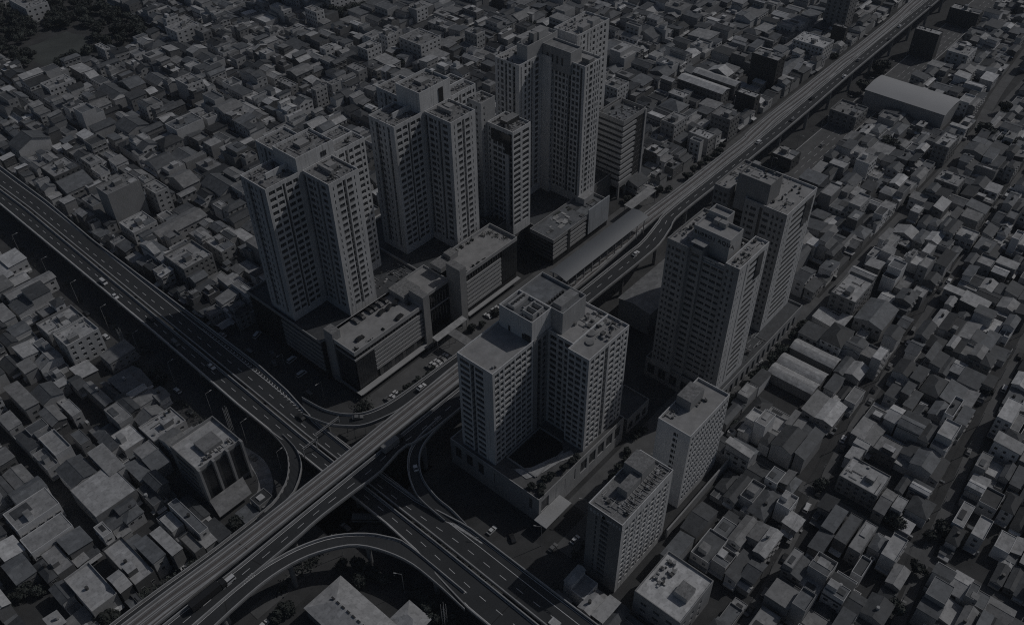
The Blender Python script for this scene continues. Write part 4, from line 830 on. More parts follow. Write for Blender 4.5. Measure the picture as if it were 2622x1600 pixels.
for k, (lb, u0, v0, u1, v1, z, roof, wt, rt) in enumerate(HAND):
    b = Bld("building", lb, "building", (u0, v0, 0)); R = random.Random(k + 5)
    lu_, lv = u1 - u0, v1 - v0; n = max(2, int(z / 3.0)); fh = (z - .8) / n
    blank_u = wt < .2 or "blind" in lb or "windowless" in lb or "blank" in lb; blank_v = "windowless" in lb or "blank striped" in lb
    def cc(L, dense):
        m = max(1, int(L / (2.6 if dense else 3.8))); w = 1.3 if dense else 1.6
        return [((i + .5) * L / m, w, 1) for i in range(m)]
    dens = R.random() < .5
    if "square windows" in lb: dens = False
    uc = [] if blank_u else cc(lv, dens); vc = [] if blank_v else cc(lu_, dens)
    if "row of small windows" in lb: vc = cc(lu_, False)
    wmn = tone(wt, "wall"); rmn = tone(rt, "roof")
    gable = roof == 'gable'
    b.block((u0, v0, u1, v1), 0, z, uc, vc, n, fh, .9, min(1.5, fh * .5), wm=wmn, wmu=tone(wt * .8, "wall"), par=(1.2 if roof == 'parapet' else .5), rm=rmn)  # sun-averted side gets a darker wall tone, its shade painted in
    if gable:
        q = MB(); o = .5
        if lu_ > lv:
            c = (v0 + v1) / 2; rs = lv * .16
            q.slab([(u0 - o, v0 - o, z), (u1 + o, v0 - o, z), (u1 + o, c, z + rs), (u0 - o, c, z + rs)], .15, rmn); q.slab([(u0 - o, c, z + rs), (u1 + o, c, z + rs), (u1 + o, v1 + o, z), (u0 - o, v1 + o, z)], .15, rmn)
            b.w.poly([(u0, v0, z), (u0, v1, z), (u0, c, z + rs - .1)], wmn)
        else:
            c = (u0 + u1) / 2; rs = lu_ * .16
            q.slab([(u0 - o, v0 - o, z), (c, v0 - o, z + rs), (c, v1 + o, z + rs), (u0 - o, v1 + o, z)], .15, rmn); q.slab([(c, v0 - o, z + rs), (u1 + o, v0 - o, z), (u1 + o, v1 + o, z), (c, v1 + o, z + rs)], .15, rmn)
            b.w.poly([(u0, v0, z), (u1, v0, z), (c, v0, z + rs - .1)], wmn)
        b.part("pitched_roof", q)
    else:
        zr = z - (1.2 if roof == 'parapet' else .5)
        if lu_ > 8 and lv > 6:
            a_ = u0 + lu_ * R.uniform(.1, .5); c = v0 + lv * R.uniform(.15, .5)
            rooftop_room(b, (a_, c, a_ + R.uniform(2.5, 4.5), c + R.uniform(2.5, 4)), zr, R.uniform(2, 3), "wall4", R.choice(("roof6", "roof3", "roof5")))
            if R.random() < .5: rooftop_room(b, (u1 - R.uniform(4, 6), v0 + .6, u1 - .6, v0 + lv * .4), zr, R.uniform(.3, .6), rmn, R.choice(("roof2", "roof6", "roof3")))
        b.clutter((u0, v0, u1, v1), zr, int(lu_ * lv / 18) + 4, k)
    b.done(160); occ(u0 - .6, v0 - .6, u1 + .6, v1 + .6); LANDMARKS.append(((u0 + u1) / 2, (v0 + v1) / 2))

SPECIAL = [
 (44.1, 243.6, 60.7, 262.5, 9, "flat", 6), (22.4, 260.8, 38.7, 272.0, 8, "flat", 5), (28.2, 272.5, 39.7, 280.6, 7, "gabled", 3),
 (45.6, 264.0, 55.7, 276.8, 8, "gabled", 2), (38.4, 207.9, 45.9, 229.5, 8, "walled flat", 6), (47.0, 209.8, 51.8, 222.7, 9, "lean-to", 3),
 (53.1, 206.7, 56.9, 221.4, 10, "lean-to", 6), (64.7, 208.5, 68.4, 228.9, 9, "flat", 3), (23.5, 210.0, 32.7, 228.7, 8, "walled flat", 6),
 (63.9, 205.0, 68.3, 209.1, 5, "lean-to", 6), (41.5, 235.3, 45.1, 242.1, 7, "flat", 5), (12.0, 241.0, 18.8, 252.0, 7, "gabled", 3),
 (21.2, 247.8, 36.9, 256.5, 8, "flat", 5), (11.7, 214.6, 15.9, 220.7, 7, "lean-to", 6), (53.0, 315.6, 58.5, 334.3, 8, "lean-to", 4),
 (55.9, 299.0, 61.8, 309.7, 8, "gabled", 4), (64.0, 298.6, 68.2, 309.0, 7, "flat", 6), (73.9, 278.1, 79.9, 290.0, 9, "flat", 5),
 (63.4, 337.3, 68.6, 344.8, 7, "lean-to", 4), (70.1, 324.0, 74.4, 332.2, 6, "flat", 3), (69.1, 319.1, 73.0, 323.4, 6, "lean-to", 6),
 (67.5, 347.3, 74.3, 357.7, 6, "lean-to", 6), (90.8, 315.9, 103.2, 324.6, 6, "lean-to", 4), (78.0, 317.8, 85.5, 326.9, 5, "lean-to", 6),
 (75.7, 292.6, 79.3, 310.7, 8, "gabled", 4), (48.9, 282.8, 55.5, 296.3, 8, "walled flat", 5), (58.6, 281.8, 62.6, 290.2, 7, "flat", 3),
 (57.6, 257.1, 63.8, 272.8, 9, "lean-to", 5), (216.3, 14.8, 227.8, 19.9, 9, "walled flat", 6), (212.7, 25.4, 227.4, 30.0, 8, "flat", 5),
 (212.7, 30.9, 227.1, 35.5, 8, "flat", 2), (214.5, 36.5, 225.5, 41.0, 8, "lean-to", 3), (259.5, 44.0, 263.2, 49.8, 7, "flat", 6),
 (251.6, 44.5, 258.8, 49.3, 6, "lean-to", 6), (243.8, 13.7, 252.4, 21.2, 6, "hipped", 1), (238.9, 21.8, 245.8, 25.6, 8, "flat", 6),
 (236.4, 64.6, 248.9, 73.4, 9, "gabled", 1), (237.4, 59.9, 254.1, 63.8, 9, "lean-to", 2), (293.0, -2.1, 298.7, 7.8, 10, "lean-to", 5),
 (208.1, 47.4, 214.2, 52.8, 6, "lean-to", 6), (212.0, 52.8, 219.2, 58.2, 9, "walled flat", 5), (245.1, -5.3, 255.6, -0.8, 9, "walled flat", 6),
 (426.5, 91.5, 434.3, 96.4, 8, "flat", 7), (436.4, 108.9, 443.6, 116.6, 6, "hipped", 5), (373.1, 38.2, 381.9, 49.8, 6, "lean-to", 6),
 (362.9, 63.6, 370.4, 69.4, 7, "flat", 6), (394.8, 73.5, 404.1, 77.6, 9, "flat", 6), (369.5, 87.8, 376.2, 94.7, 7, "lean-to", 6),
 (440.1, 93.9, 446.2, 101.8, 7, "lean-to", 4), (422.1, 61.4, 431.2, 70.4, 7, "walled flat", 6), (376.2, 49.9, 382.1, 58.5, 6, "lean-to", 6),
 (329.7, 68.8, 348.0, 81.9, 7, "gabled", 3), (405.6, 47.1, 414.6, 54.3, 7, "walled flat", 5), (411.8, 37.7, 419.0, 46.9, 7, "lean-to", 6),
 (443.8, 141.2, 450.5, 150.5, 7, "flat", 6), (430.3, 129.2, 441.6, 137.5, 7, "gabled", 2), (475.2, 67.3, 483.4, 74.2, 6, "lean-to", 6),
 (181.7, 73.1, 196.4, 79.8, 7, "gabled", 1), (166.2, 72.6, 178.7, 78.3, 9, "lean-to", 3), (219.1, 532.6, 230.9, 552.6, 7, "gabled", 2),
 (202.3, 485.2, 215.9, 500.8, 8, "gabled", 2), (149.2, 516.7, 168.6, 528.8, 8, "gabled", 2), (233.1, 534.6, 244.2, 549.8, 8, "gabled", 3),
 (265.5, 563.0, 277.9, 573.7, 8, "flat", 5), (232.0, 492.1, 245.8, 499.0, 7, "gabled", 2), (218.9, 530.3, 229.6, 535.4, 6, "lean-to", 6),
 (199.6, 387.8, 212.4, 406.5, 7, "gabled", 2), (145.7, 454.1, 161.6, 474.3, 7, "gabled", 3), (188.7, 360.8, 200.3, 368.3, 7, "gabled", 1),
 (185.3, 404.6, 194.6, 408.8, 6, "gabled", 5), (146.8, 311.3, 156.0, 317.9, 6, "lean-to", 5), (182.1, 341.9, 188.1, 353.9, 7, "lean-to", 6),
 (93.3, 413.0, 102.4, 425.1, 8, "lean-to", 7), (516.9, 319.8, 527.1, 337.9, 6, "gabled", 2), (538.0, 287.5, 552.8, 304.6, 6, "lean-to", 5),
 (474.5, 295.4, 483.7, 309.0, 7, "gabled", 2), (472.3, 279.2, 482.3, 292.7, 7, "gabled", 3)]
# ------------------------------------------------------------------ low houses
def project(u, v, z):
    p = Vector((u, v, z)) - CAM; d = p.dot(FW)
    return (p.dot(RT) / d * 2271.17 + 1311, p.dot(DN) / d * 2271.17 + 800, d)
UW = {}
def unitwin(k):        # 1 m square house windows of three kinds, scaled per use
    if k not in UW:
        q = MB(); q.poly([(-.5, -.012, 0), (.5, -.012, 0), (.5, -.012, 1), (-.5, -.012, 1)], "glass")
        for x0, x1, z0, z1 in ((-.55, .55, -.06, 0), (-.55, .55, 1, 1.06), (-.55, -.5, 0, 1), (.5, .55, 0, 1), (-.02, .02, 0, 1)): q.box(x0, -.07, z0, x1, 0, z1, ("wall6", "wall3", "wall1")[k], bottom=False)
        if k == 2: q.box(-.6, -.5, 1.06, .6, 0, 1.1, "wall5")
        UW[k] = (q.mesh("window"), q)
    return UW[k]
class House:
    __slots__ = ("r", "parts", "wins", "key", "form", "tone", "feat", "size", "c", "score", "z", "st")
def build_house(R, r, ax, dark, force=None):
    """r footprint; ax 'u' when the row runs along u (depth along v) or 'v'. Returns House with list of (name, MB) parts"""
    h = House(); h.r = r; h.parts = []; h.wins = []; u0, v0, u1, v1 = r; h.feat = []
    st = R.choices((1, 2, 3, 4), (22, 56, 18, 4))[0]; z = st * 2.9 + R.uniform(.1, .8); h.z = z; h.st = st
    form = R.choices(("gabled", "lean-to", "flat", "hipped", "walled flat"), (40, 30, 13, 8, 9))[0] if st < 4 else R.choice(("flat", "walled flat"))
    tn = R.choices(range(8), (10, 22, 20, 13, 9, 9, 11, 6))[0]
    if form in ("flat", "walled flat") and tn < 3 and R.random() < .6: tn += 3
    if form == "hipped": tn = R.choice((0, 1, 1, 2, 3))
    if force: z, form, tn = force; st = max(1, int(z / 2.9)); h.z = z; h.st = min(st, 4); st = h.st
    rm = "roof%d" % tn; wmn = "wall%d" % R.choices((2, 3, 4, 5, 6, 7, 8), (6, 9, 13, 20, 22, 18, 12))[0]
    h.form = form; h.tone = ("black", "very dark", "dark", "dim grey", "mid grey", "light grey", "pale", "whitish")[tn]
    w = MB(); dlen = (v1 - v0) if ax == 'u' else (u1 - u0)
    # main volume and a lower rear or front part
    split = (not force) and R.random() < .68 and dlen > 7.5
    main = list(r); low = None
    if split:
        f = R.uniform(.62, .82)
        front = R.random() < .5
        if ax == 'u':
            c = v0 + dlen * (1 - f if front else f)
            main = [u0, c, u1, v1] if front else [u0, v0, u1, c]; low = [u0, v0, u1, c] if front else [u0, c, u1, v1]
        else:
            c = u0 + dlen * (1 - f if front else f)
            main = [c, v0, u1, v1] if front else [u0, v0, c, v1]; low = [u0, v0, c, v1] if front else [c, v0, u1, v1]
    g_ = R.uniform(0, .25)
    def roofpart(rr, zz, form, m, nm="roof"):
        a0, b0, a1, b1 = rr; q = MB(); o = R.uniform(.15, .5); lx, ly = a1 - a0, b1 - b0
        if form == "gabled":
            rax = ('u' if lx > ly else 'v') if R.random() < .75 else ('v' if lx > ly else 'u'); sp = (ly if rax == 'u' else lx); rs = sp * R.uniform(.12, .24)
            m2 = m
            if rax == 'u':
                c = (b0 + b1) / 2; q.slab([(a0 - o, b0 - o, zz - .1), (a1 + o, b0 - o, zz - .1), (a1 + o, c, zz + rs), (a0 - o, c, zz + rs)], .14, m); q.slab([(a0 - o, c, zz + rs), (a1 + o, c, zz + rs), (a1 + o, b1 + o, zz - .1), (a0 - o, b1 + o, zz - .1)], .14, m2)
                w.poly([(a0, b0, zz - .2), (a0, b1, zz - .2), (a0, c, zz + rs - .18)], wmn); w.poly([(a1, b0, zz - .2), (a1, b1, zz - .2), (a1, c, zz + rs - .18)], wmn)
                q.box(a0 - o, c - .12, zz + rs - .04, a1 + o, c + .12, zz + rs + .09, m)
            else:
                c = (a0 + a1) / 2; q.slab([(a0 - o, b0 - o, zz - .1), (c, b0 - o, zz + rs), (c, b1 + o, zz + rs), (a0 - o, b1 + o, zz - .1)], .14, m); q.slab([(c, b0 - o, zz + rs), (a1 + o, b0 - o, zz - .1), (a1 + o, b1 + o, zz - .1), (c, b1 + o, zz + rs)], .14, m2)
                w.poly([(a0, b0, zz - .2), (a1, b0, zz - .2), (c, b0, zz + rs - .18)], wmn); w.poly([(a0, b1, zz - .2), (a1, b1, zz - .2), (c, b1, zz + rs - .18)], wmn)
                q.box(c - .12, b0 - o, zz + rs - .04, c + .12, b1 + o, zz + rs + .09, m)
            if R.random() < .3:
                x = a0 + lx * R.uniform(.1, .5); y = b0 + ly * R.uniform(.1, .3)
        elif form == "hipped":
            k = min(lx, ly) / 2 + o; rs = k * R.uniform(.35, .5); cu, cv_ = (a0 + a1) / 2, (b0 + b1) / 2
            A0, B0, A1, B1 = a0 - o, b0 - o, a1 + o, b1 + o
            if lx > ly: p, q2 = (A0 + k, cv_, zz + rs), (A1 - k, cv_, zz + rs); fs = [[(A0, B0, zz), (A1, B0, zz), q2, p], [(A1, B1, zz), (A0, B1, zz), p, q2], [(A0, B1, zz), (A0, B0, zz), p], [(A1, B0, zz), (A1, B1, zz), q2]]
            else: p, q2 = (cu, B0 + k, zz + rs), (cu, B1 - k, zz + rs); fs = [[(A0, B1, zz), (A0, B0, zz), p, q2], [(A1, B0, zz), (A1, B1, zz), q2, p], [(A0, B0, zz), (A1, B0, zz), p], [(A1, B1, zz), (A0, B1, zz), q2]]
            for f_ in fs: q.poly(f_, m)
            q.poly([(A0, B0, zz - .01), (A0, B1, zz - .01), (A1, B1, zz - .01), (A1, B0, zz - .01)], m)
            q.poly([(A0, B0, zz - .2), (A0, B1, zz - .2), (A1, B1, zz - .2), (A1, B0, zz - .2)], m)
            for f_ in (((A0, B0), (A1, B0)), ((A1, B0), (A1, B1)), ((A1, B1), (A0, B1)), ((A0, B1), (A0, B0))): q.poly([(f_[0][0], f_[0][1], zz - .2), (f_[1][0], f_[1][1], zz - .2), (f_[1][0], f_[1][1], zz), (f_[0][0], f_[0][1], zz)], m)
        elif form == "lean-to":
            s = R.choice((-1, 1)) * R.uniform(.5, 1.3) * min(1, max(lx, ly) / 9); du = R.random() < .5
            za, zb = (zz - abs(s) / 2, zz + s / 2)
            c_ = [(a0 - o, b0 - o), (a1 + o, b0 - o), (a1 + o, b1 + o), (a0 - o, b1 + o)]
            zs = [zz + .05 - s / 2, zz + .05 + s / 2, zz + .05 + s / 2, zz + .05 - s / 2] if du else [zz + .05 - s / 2, zz + .05 - s / 2, zz + .05 + s / 2, zz + .05 + s / 2]
            sh = abs(s) / 2 + .2; q.slab([(x, y, zc + sh) for (x, y), zc in zip(c_, zs)], .14, m)
            wz = [zc + sh - .13 for zc in zs]; k = [(a0, b0), (a1, b0), (a1, b1), (a0, b1)]
            for i in range(4): j = (i + 1) % 4; w.poly([(k[i][0], k[i][1], zz - .3), (k[j][0], k[j][1], zz - .3), (k[j][0], k[j][1], wz[j]), (k[i][0], k[i][1], wz[i])], wmn)
        else:
            ph = .25 if form == "flat" else R.uniform(.7, 1.2); t = .18
            for x0, y0, x1, y1 in ((a0, b0, a1, b0 + t), (a0, b1 - t, a1, b1), (a0, b0 + t, a0 + t, b1 - t), (a1 - t, b0 + t, a1, b1 - t)): w.box(x0, y0, zz - .2, x1, y1, zz + ph, wmn, bottom=False)
            q.poly([(a0 + t, b0 + t, zz + .02), (a1 - t, b0 + t, zz + .02), (a1 - t, b1 - t, zz + .02), (a0 + t, b1 - t, zz + .02)], m)
            if lx > 4 and ly > 5 and R.random() < .3:
                s_ = MB(); x = a0 + t + lx * R.uniform(.02, .35); y = b0 + t + ly * R.uniform(.05, .5); x1_ = min(a1 - t - .05, x + R.uniform(2, 3.6)); y1_ = min(b1 - t - .05, y + R.uniform(2.2, 4.5)); hh = R.uniform(1.9, 2.7)
                s_.box(x, y, zz, x1_, y1_, zz + hh, wmn, "roof%d" % R.choice((2, 4, 5, 6, 7)), bottom=False); h.parts.append(("roof_room", s_)); h.feat.append("roof room")
        h.parts.append((nm, q))
        # patches and panels of another tone lying on low slopes
        if form == "flat" and R.random() < .5:
            s_ = MB(); x = a0 + lx * R.uniform(.1, .5); y = b0 + ly * R.uniform(.1, .5); s_.box(x, y, zz + .05, min(a1 - .3, x + lx * .4), min(b1 - .3, y + ly * .45), zz + R.uniform(.12, .5), "roof%d" % R.choice((0, 1, 2, 6, 7))); h.parts.append(("roof_panel", s_))
    w.box(main[0], main[1], 0, main[2], main[3], z - .2, wmn, bottom=False)
    roofpart(main, z, form, rm)
    if not force and R.random() < .30 and st < 4 and (main[2] - main[0]) > 5.5 and (main[3] - main[1]) > 5.5:   # taller box rising from part of the plan
        f = R.uniform(.35, .6); m2 = list(main)
        if R.random() < .5: m2[2] = main[0] + (main[2] - main[0]) * f
        else: m2[1] = main[3] - (main[3] - main[1]) * f
        m2 = [m2[0] + .05, m2[1] + .05, m2[2] - .05, m2[3] - .05]; zz = z + R.uniform(1.6, 3.0); w.box(m2[0], m2[1], z - .5, m2[2], m2[3], zz - .2, wmn, bottom=False); roofpart(m2, zz, R.choice(("flat", "lean-to", "gabled")), "roof%d" % R.choice((2, 3, 4, 5, 6, 7)))
    if low:
        lz = max(2.6, z - R.choice((2.9, 2.9, 5.6)) + R.uniform(-.3, .3)); lz = min(lz, z - .9)
        lows = [(low, lz)]
        if R.random() < .55:
            f = R.uniform(.35, .65); la, lb_ = list(low), list(low)
            if ax == 'u': c = low[0] + (low[2] - low[0]) * f; la[2] = c - .02; lb_[0] = c + .02
            else: c = low[1] + (low[3] - low[1]) * f; la[3] = c - .02; lb_[1] = c + .02
            lows = [(la, lz), (lb_, max(2.5, lz + R.choice((-2.4, -1.2, -.6, .9))))]
        for low, lz in lows:
          if R.random() < .85:
            w.box(low[0], low[1], 0, low[2], low[3], lz - .2, wmn, bottom=False); roofpart(low, lz, R.choice(("lean-to", "flat", "flat", "gabled")), "roof%d" % R.choices(range(1, 8), (5, 6, 5, 4, 4, 5, 3))[0], "lower_roof")
          else:
            t = .15
            w.box(low[0], low[1], 0, low[2], low[1] + t, 2.3, wmn, bottom=False); w.box(low[0], low[1] + t, 0, low[0] + t, low[3], 2.3, wmn, bottom=False); h.feat.append("walled yard")
    if R.random() < .12:
        s_ = MB(); x = (main[0] + main[2]) / 2 + R.uniform(-1.2, 1.2); y = (main[1] + main[3]) / 2 + R.uniform(-1.2, 1.2); zz = z + (.1 if form.endswith("flat") else 1.0)
        s_.cyl(x, y, zz - .9, zz, .5, "dark_metal", 6); s_.cyl(x, y, zz, zz + 1.3, .6, R.choice(("wall1", "wall6", "dark_metal")), 10); h.parts.append(("water_tank", s_)); h.feat.append("water tank")
    if R.random() < .35:
        s_ = MB(); d = R.uniform(1.0, 2.2); zc = 2.7
        if ax == 'u': s_.slab([(u0 + .2, v0 - d, zc - .4), (u1 - .2, v0 - d, zc - .4), (u1 - .2, v0, zc), (u0 + .2, v0, zc)], .08, "roof%d" % R.choice((3, 5, 6, 7)))
        else: s_.slab([(u0 - d, v0 + .2, zc - .4), (u0, v0 + .2, zc), (u0, v1 - .2, zc), (u0 - d, v1 - .2, zc - .4)], .08, "roof%d" % R.choice((3, 5, 6, 7)))
        h.parts.append(("awning", s_))
    h.parts.insert(0, ("wall", w))
    wk = R.randrange(3)
    for side in ('u', 'v'):
        L = (v1 - v0) if side == 'u' else (u1 - u0); n = max(1, int(L / R.uniform(2.4, 3.6))); ww = R.uniform(.9, 1.6); wh = R.uniform(.9, 1.3)
        if R.random() < .45: continue
        zt = z if (main[0] == u0 if side == 'u' else main[1] == v0) else None
        if zt is None: continue
        Lm = (main[3] - main[1]) if side == 'u' else (main[2] - main[0]); n = max(1, int(Lm / 2.9))
        for f in range(st):
            zb = f * 2.9 + 1.0
            if zb + wh > z - .5 or f == 0 and R.random() < .6: continue
            for i in range(n):
                t = (i + .5) * Lm / n
                p = (u0, main[3] - t, zb) if side == 'u' else (main[0] + t, v0, zb)
                h.wins.append((p, side, ww, wh, wk))
    h.c = ((u0 + u1) / 2, (v0 + v1) / 2)
    if form in ("hipped",): h.feat = [f for f in h.feat if f != "roof room"]
    return h
HR = random.Random(21)
houses = []
def free(r):
    for a_, b_, c, d in OCC:
        if r[0] < c and r[2] > a_ and r[1] < d and r[3] > b_: return False
    return True
def cut_free(r):
    """shrink a plot away from an occupied rectangle when only an edge strip overlaps"""
    r = list(r)
    for a_, b_, c, d in OCC:
        if r[0] < c and r[2] > a_ and r[1] < d and r[3] > b_:
            opts = [(c - r[0], 0), (r[2] - a_, 2), (d - r[1], 1), (r[3] - b_, 3)]; o, i = min(opts)
            r[i] = (c + .3, d + .3, a_ - .3, b_ - .3)[(0, 1, 2, 3).index(i)] if i in (0, 1) else (a_ - .3 if i == 2 else b_ - .3)
            if r[2] - r[0] < 3.6 or r[3] - r[1] < 3.6: return None
    return r if free(r) else None
def inview(r):
    x, y, d = project((r[0] + r[2]) / 2, (r[1] + r[3]) / 2, 6)
    return -170 < x < 2800 and -130 < y < 1770
GREEN = [(207, 612, 300, 740)]
def row(ax, a0, a1, b0, b1, k=1.0):
    """houses side by side from a0 to a1; b0..b1 is their depth"""
    p = a0
    while p < a1 - 4:
        wd = HR.choice((5.5, 6, 7, 7.5, 8, 8.5, 9, 10, 12, 15)) * HR.uniform(.9, 1.12) * k
        if p + wd > a1 - 3: wd = a1 - p
        i0, i1 = b0 + HR.choice((0, 0, .4, 1.2)), b1 - HR.choice((0, 0, .3, .8))
        r = (p, i0, p + wd - HR.choice((.08, .08, .1, .9)), i1) if ax == 'u' else (i0, p, i1, p + wd - HR.choice((.08, .08, .1, .9)))
        p += wd
        if not inview(r): continue
        if any(r[0] < c and r[2] > a_ and r[1] < d and r[3] > b_ for a_, b_, c, d in GREEN): continue
        r = cut_free(r)
        if r is None or HR.random() < .025: continue
        houses.append(build_house(HR, r, ax, 0))
def mid(a, b): return (a + b) / 2
STREETS = [([(120, 41), (150, 43), (188, 45.5), (215, 48.5), (255, 53), (283, 55.5), (384, 60.5), (452, 63.5), (521, 66), (620, 68), (900, 70)], 1.5), ([(120, -2), (160, 1), (201, 4.5), (222, 6.8), (247, 9.2), (269, 11), (320, 15), (400, 20), (520, 26), (900, 40)], 2.0),
           ([(488, 98), (494, 100), (542, 102), (601, 109), (671, 114), (900, 130)], 3.0)]
for pts, hw in STREETS:
    q = MB(); P = resample([(u, v, 0.024) for u, v in pts], 60)
    for i in range(59):
        a_, c = P[i], P[i + 1]; q.poly([(a_.x, a_.y - hw, .024), (c.x, c.y - hw, .024), (c.x, c.y + hw, .024), (a_.x, a_.y + hw, .024)], "pavement"); occ(a_.x, min(a_.y, c.y) - hw, c.x, max(a_.y, c.y) + hw)
    q.build("street", kind="structure")
for u0, v0, u1, v1, z, fm, tn in SPECIAL:
    hh = build_house(HR, (u0, v0, u1, v1), 'u' if v1 - v0 > u1 - u0 else 'v', 0, (z, fm, tn)); houses.append(hh)
for u0, v0, u1, v1, z, fm, tn in SPECIAL: occ(u0 - .3, v0 - .3, u1 + .3, v1 + .3)
# rows running along v (upper-left quarter)
for u0, u1 in ((144.5, 154), (154.2, 164), (167, 176.5), (176.7, 186), (191, 205.5), (205.8, 220), (224, 236), (236.3, 248), (251, 262), (262.3, 273), (276, 288), (288.3, 300), (304, 315), (315.3, 326), (330, 340.4), (340.7, 351), (354, 365), (365.3, 376), (380, 391.5), (391.8, 403.5)):
    for s0, s1 in ((262, 344), (347.5, 428), (431.5, 515), (518.5, 598), (602, 690), (694, 800)):
        lo = 296 if u0 < 272 else (270 if u0 < 350 else 214)
        if s1 < lo: continue
        row('v', max(s0, lo) if u0 < 350 else (s0 if s0 > 262 else 214), s1, u0, u1, 1.0)
for s0, s1 in ((300, 344), (347.5, 428), (431.5, 515)): row('v', s0, s1, 137.5, 144.2, .6)
# rows beyond the lower highway
for v0, v1 in ((204, 217.5), (217.8, 231), (234, 247), (247.3, 262.5), (265, 278.5), (278.8, 292), (294.5, 310.5), (310.8, 326), (328.5, 342), (342.3, 358), (360.5, 374), (374.3, 390), (392.5, 407), (407.3, 421), (424, 438), (438.3, 452), (455, 470), (470.3, 490)):
    for a0, a1 in ((-60, -1), (2, 38.5), (43.5, 57.5), (59.5, 79.5), (80.2, 97.5)): row('u', a0, a1, v0, v1, .82 if v0 > 240 else .78)
# rows along u beyond the tall towers
for i in range(len(NST)):
    lo = NST[i][1]; hi = NST[i + 1][0] if i + 1 < len(NST) else lo + 28
    m_ = (lo + hi) / 2
    for a0, a1 in ((409, 519.5), (524.5, 639.5), (644.5, 800)):
        row('u', a0, a1, lo, m_ - .15, .95); row('u', a0, a1, m_ + .15, hi, .95)
for a0, a1 in ((409, 519.5), (524.5, 639.5), (644.5, 900)): row('u', a0, a1, 221.5, 232, 1.3); row('u', a0, a1, 232.3, 243.8, 1.2)
row('u', 406, 900, 212.5, 220.5, .9)
for a0, a1 in ((366.5, 404),): row('u', a0, a1, 222, 233)
# lots right of the upper highway: rows run across the lanes, houses deep along u
us = []; u = 119.0; k = 0
while u < 880:
    if abs(u - 231) < 8: u = 235.5; k = 0
    w_ = HR.uniform(12.0, 14.6); us.append((u, u + w_ - .3)); u += w_ + (1.6 if k % 2 else 0); k += 1
us = [(a_, min(c, 229.8)) if a_ < 228 < c + 2 else (a_, c) for a_, c in us]
for u0, u1 in us:
    sx = lambda pts, u: next((p[1] + (q[1] - p[1]) * (u - p[0]) / (q[0] - p[0]) for p, q in zip(pts, pts[1:]) if p[0] <= u <= q[0]), pts[-1][1])
    m2 = (u0 + u1) / 2; s1_ = sx(STREETS[1][0], m2); s0_ = sx(STREETS[0][0], m2)
    row('v', -64, s1_ - 2.2, u0, u1, .6); row('v', s1_ + 2.2, s0_ - 1.8, u0, u1, .6); row('v', s0_ + 1.8, 97.6, u0, u1, .68)
    if u0 > 322: row('v', 104.5, 156.5, u0, u1, .72)
# the walled plot rows by the roads (south-west corner)
for h in houses:
    x, y, d = project(h.c[0], h.c[1], h.z); h.score = 0
    if -15 < x < 2637 and -10 < y < 1610: h.score = (h.r[2] - h.r[0] + 2) * (h.r[3] - h.r[1] + 2) / d ** 2 * (1 if 20 < x < 2600 and 20 < y < 1585 else .6)
    cs = h.c
    # hidden behind tall towers?
    for a_, b_, c, e_, zt in ((150, 244, 205, 293, 90), (214, 240, 268, 290, 90), (290, 228, 356, 268, 92), (155, 125, 206, 163, 62), (290, 109, 316, 143, 73), (243, 104, 269, 135, 76), (248, 221, 264, 244, 85), (345, 226, 365, 243, 48), (148, 84, 178, 98, 40), (192, 87, 219, 101, 41)):
        for k in range(1, 24):
            t = k / 24; x_, y_, z_ = cs[0] * (1 - t), cs[1] * (1 - t), 5 * (1 - t) + 280 * t
            if z_ < zt and a_ < x_ < c and b_ < y_ < e_: h.score = 0
order = sorted(houses, key=lambda h: -h.score); near = order[:300]; rest = order[300:]
LMK = [("vaulted hangar", 542, 144), ("black clad tower", 511, 229), ("big white box building", 582, 230), ("striped office tower", 355, 234), ("tall grey office block", 163, 426), ("terraced grey block", 156, 352),
       ("white block of square windows", 89, 337), ("corner office with glass bays", 87, 233), ("lawn", 240, 645), ("large windowless pale wall", 231, 470), ("hospital-like block", 405, 441), ("plain cream cube", 442, 481),
       ("pair of long halls", 492, 256), ("lettered slab hotel", 163, 91), ("plain white slab hotel", 205, 94), ("three vaulted sheds", 291, 85), ("signed dark tower", 256, 120), ("shop with roof room", 156, 66),
       ("grey block of four windows", 472, 92), ("four-storey corner block", 344, 90), ("wide low bright block", 247, 39), ("curved ramp end", 60, 200), ("black walled block", 481, 224), ("dark hall with walled roof", 510, 169),
       ("house with small window row", 94, 395), ("long bright metal hall", 86, 266), ("first white high-rise", 178, 268), ("paired-window box building", 625, 144), ("balcony block", 177, 414), ("lot cut by bottom corner", 200, -10), ("outer street bend", 222, 8), ("dark fronted tower", 303, 125)]
ORD = ["first", "second", "third", "fourth", "fifth", "sixth", "seventh", "eighth", "ninth", "tenth", "eleventh", "twelfth", "thirteenth", "fourteenth", "fifteenth", "sixteenth", "seventeenth", "eighteenth", "nineteenth", "twentieth"] + ["%dth" % i for i in range(21, 31)] + ["%dth" % i for i in range(31, 99)]
grp = {}
for h in houses:
    lm = min(LMK, key=lambda l: (l[1] - h.c[0]) ** 2 + (l[2] - h.c[1]) ** 2); h.size = "narrow" if min(h.r[2] - h.r[0], h.r[3] - h.r[1]) < 6 else "broad"
    h.key = (h.size, h.tone, h.form, h.st, lm[0]); grp.setdefault(h.key, []).append((math.hypot(lm[1] - h.c[0], lm[2] - h.c[1]), id(h)))
for v_ in grp.values(): v_.sort()
STN = {1: "single-storey", 2: "two-storey", 3: "three-storey", 4: "four-storey"}
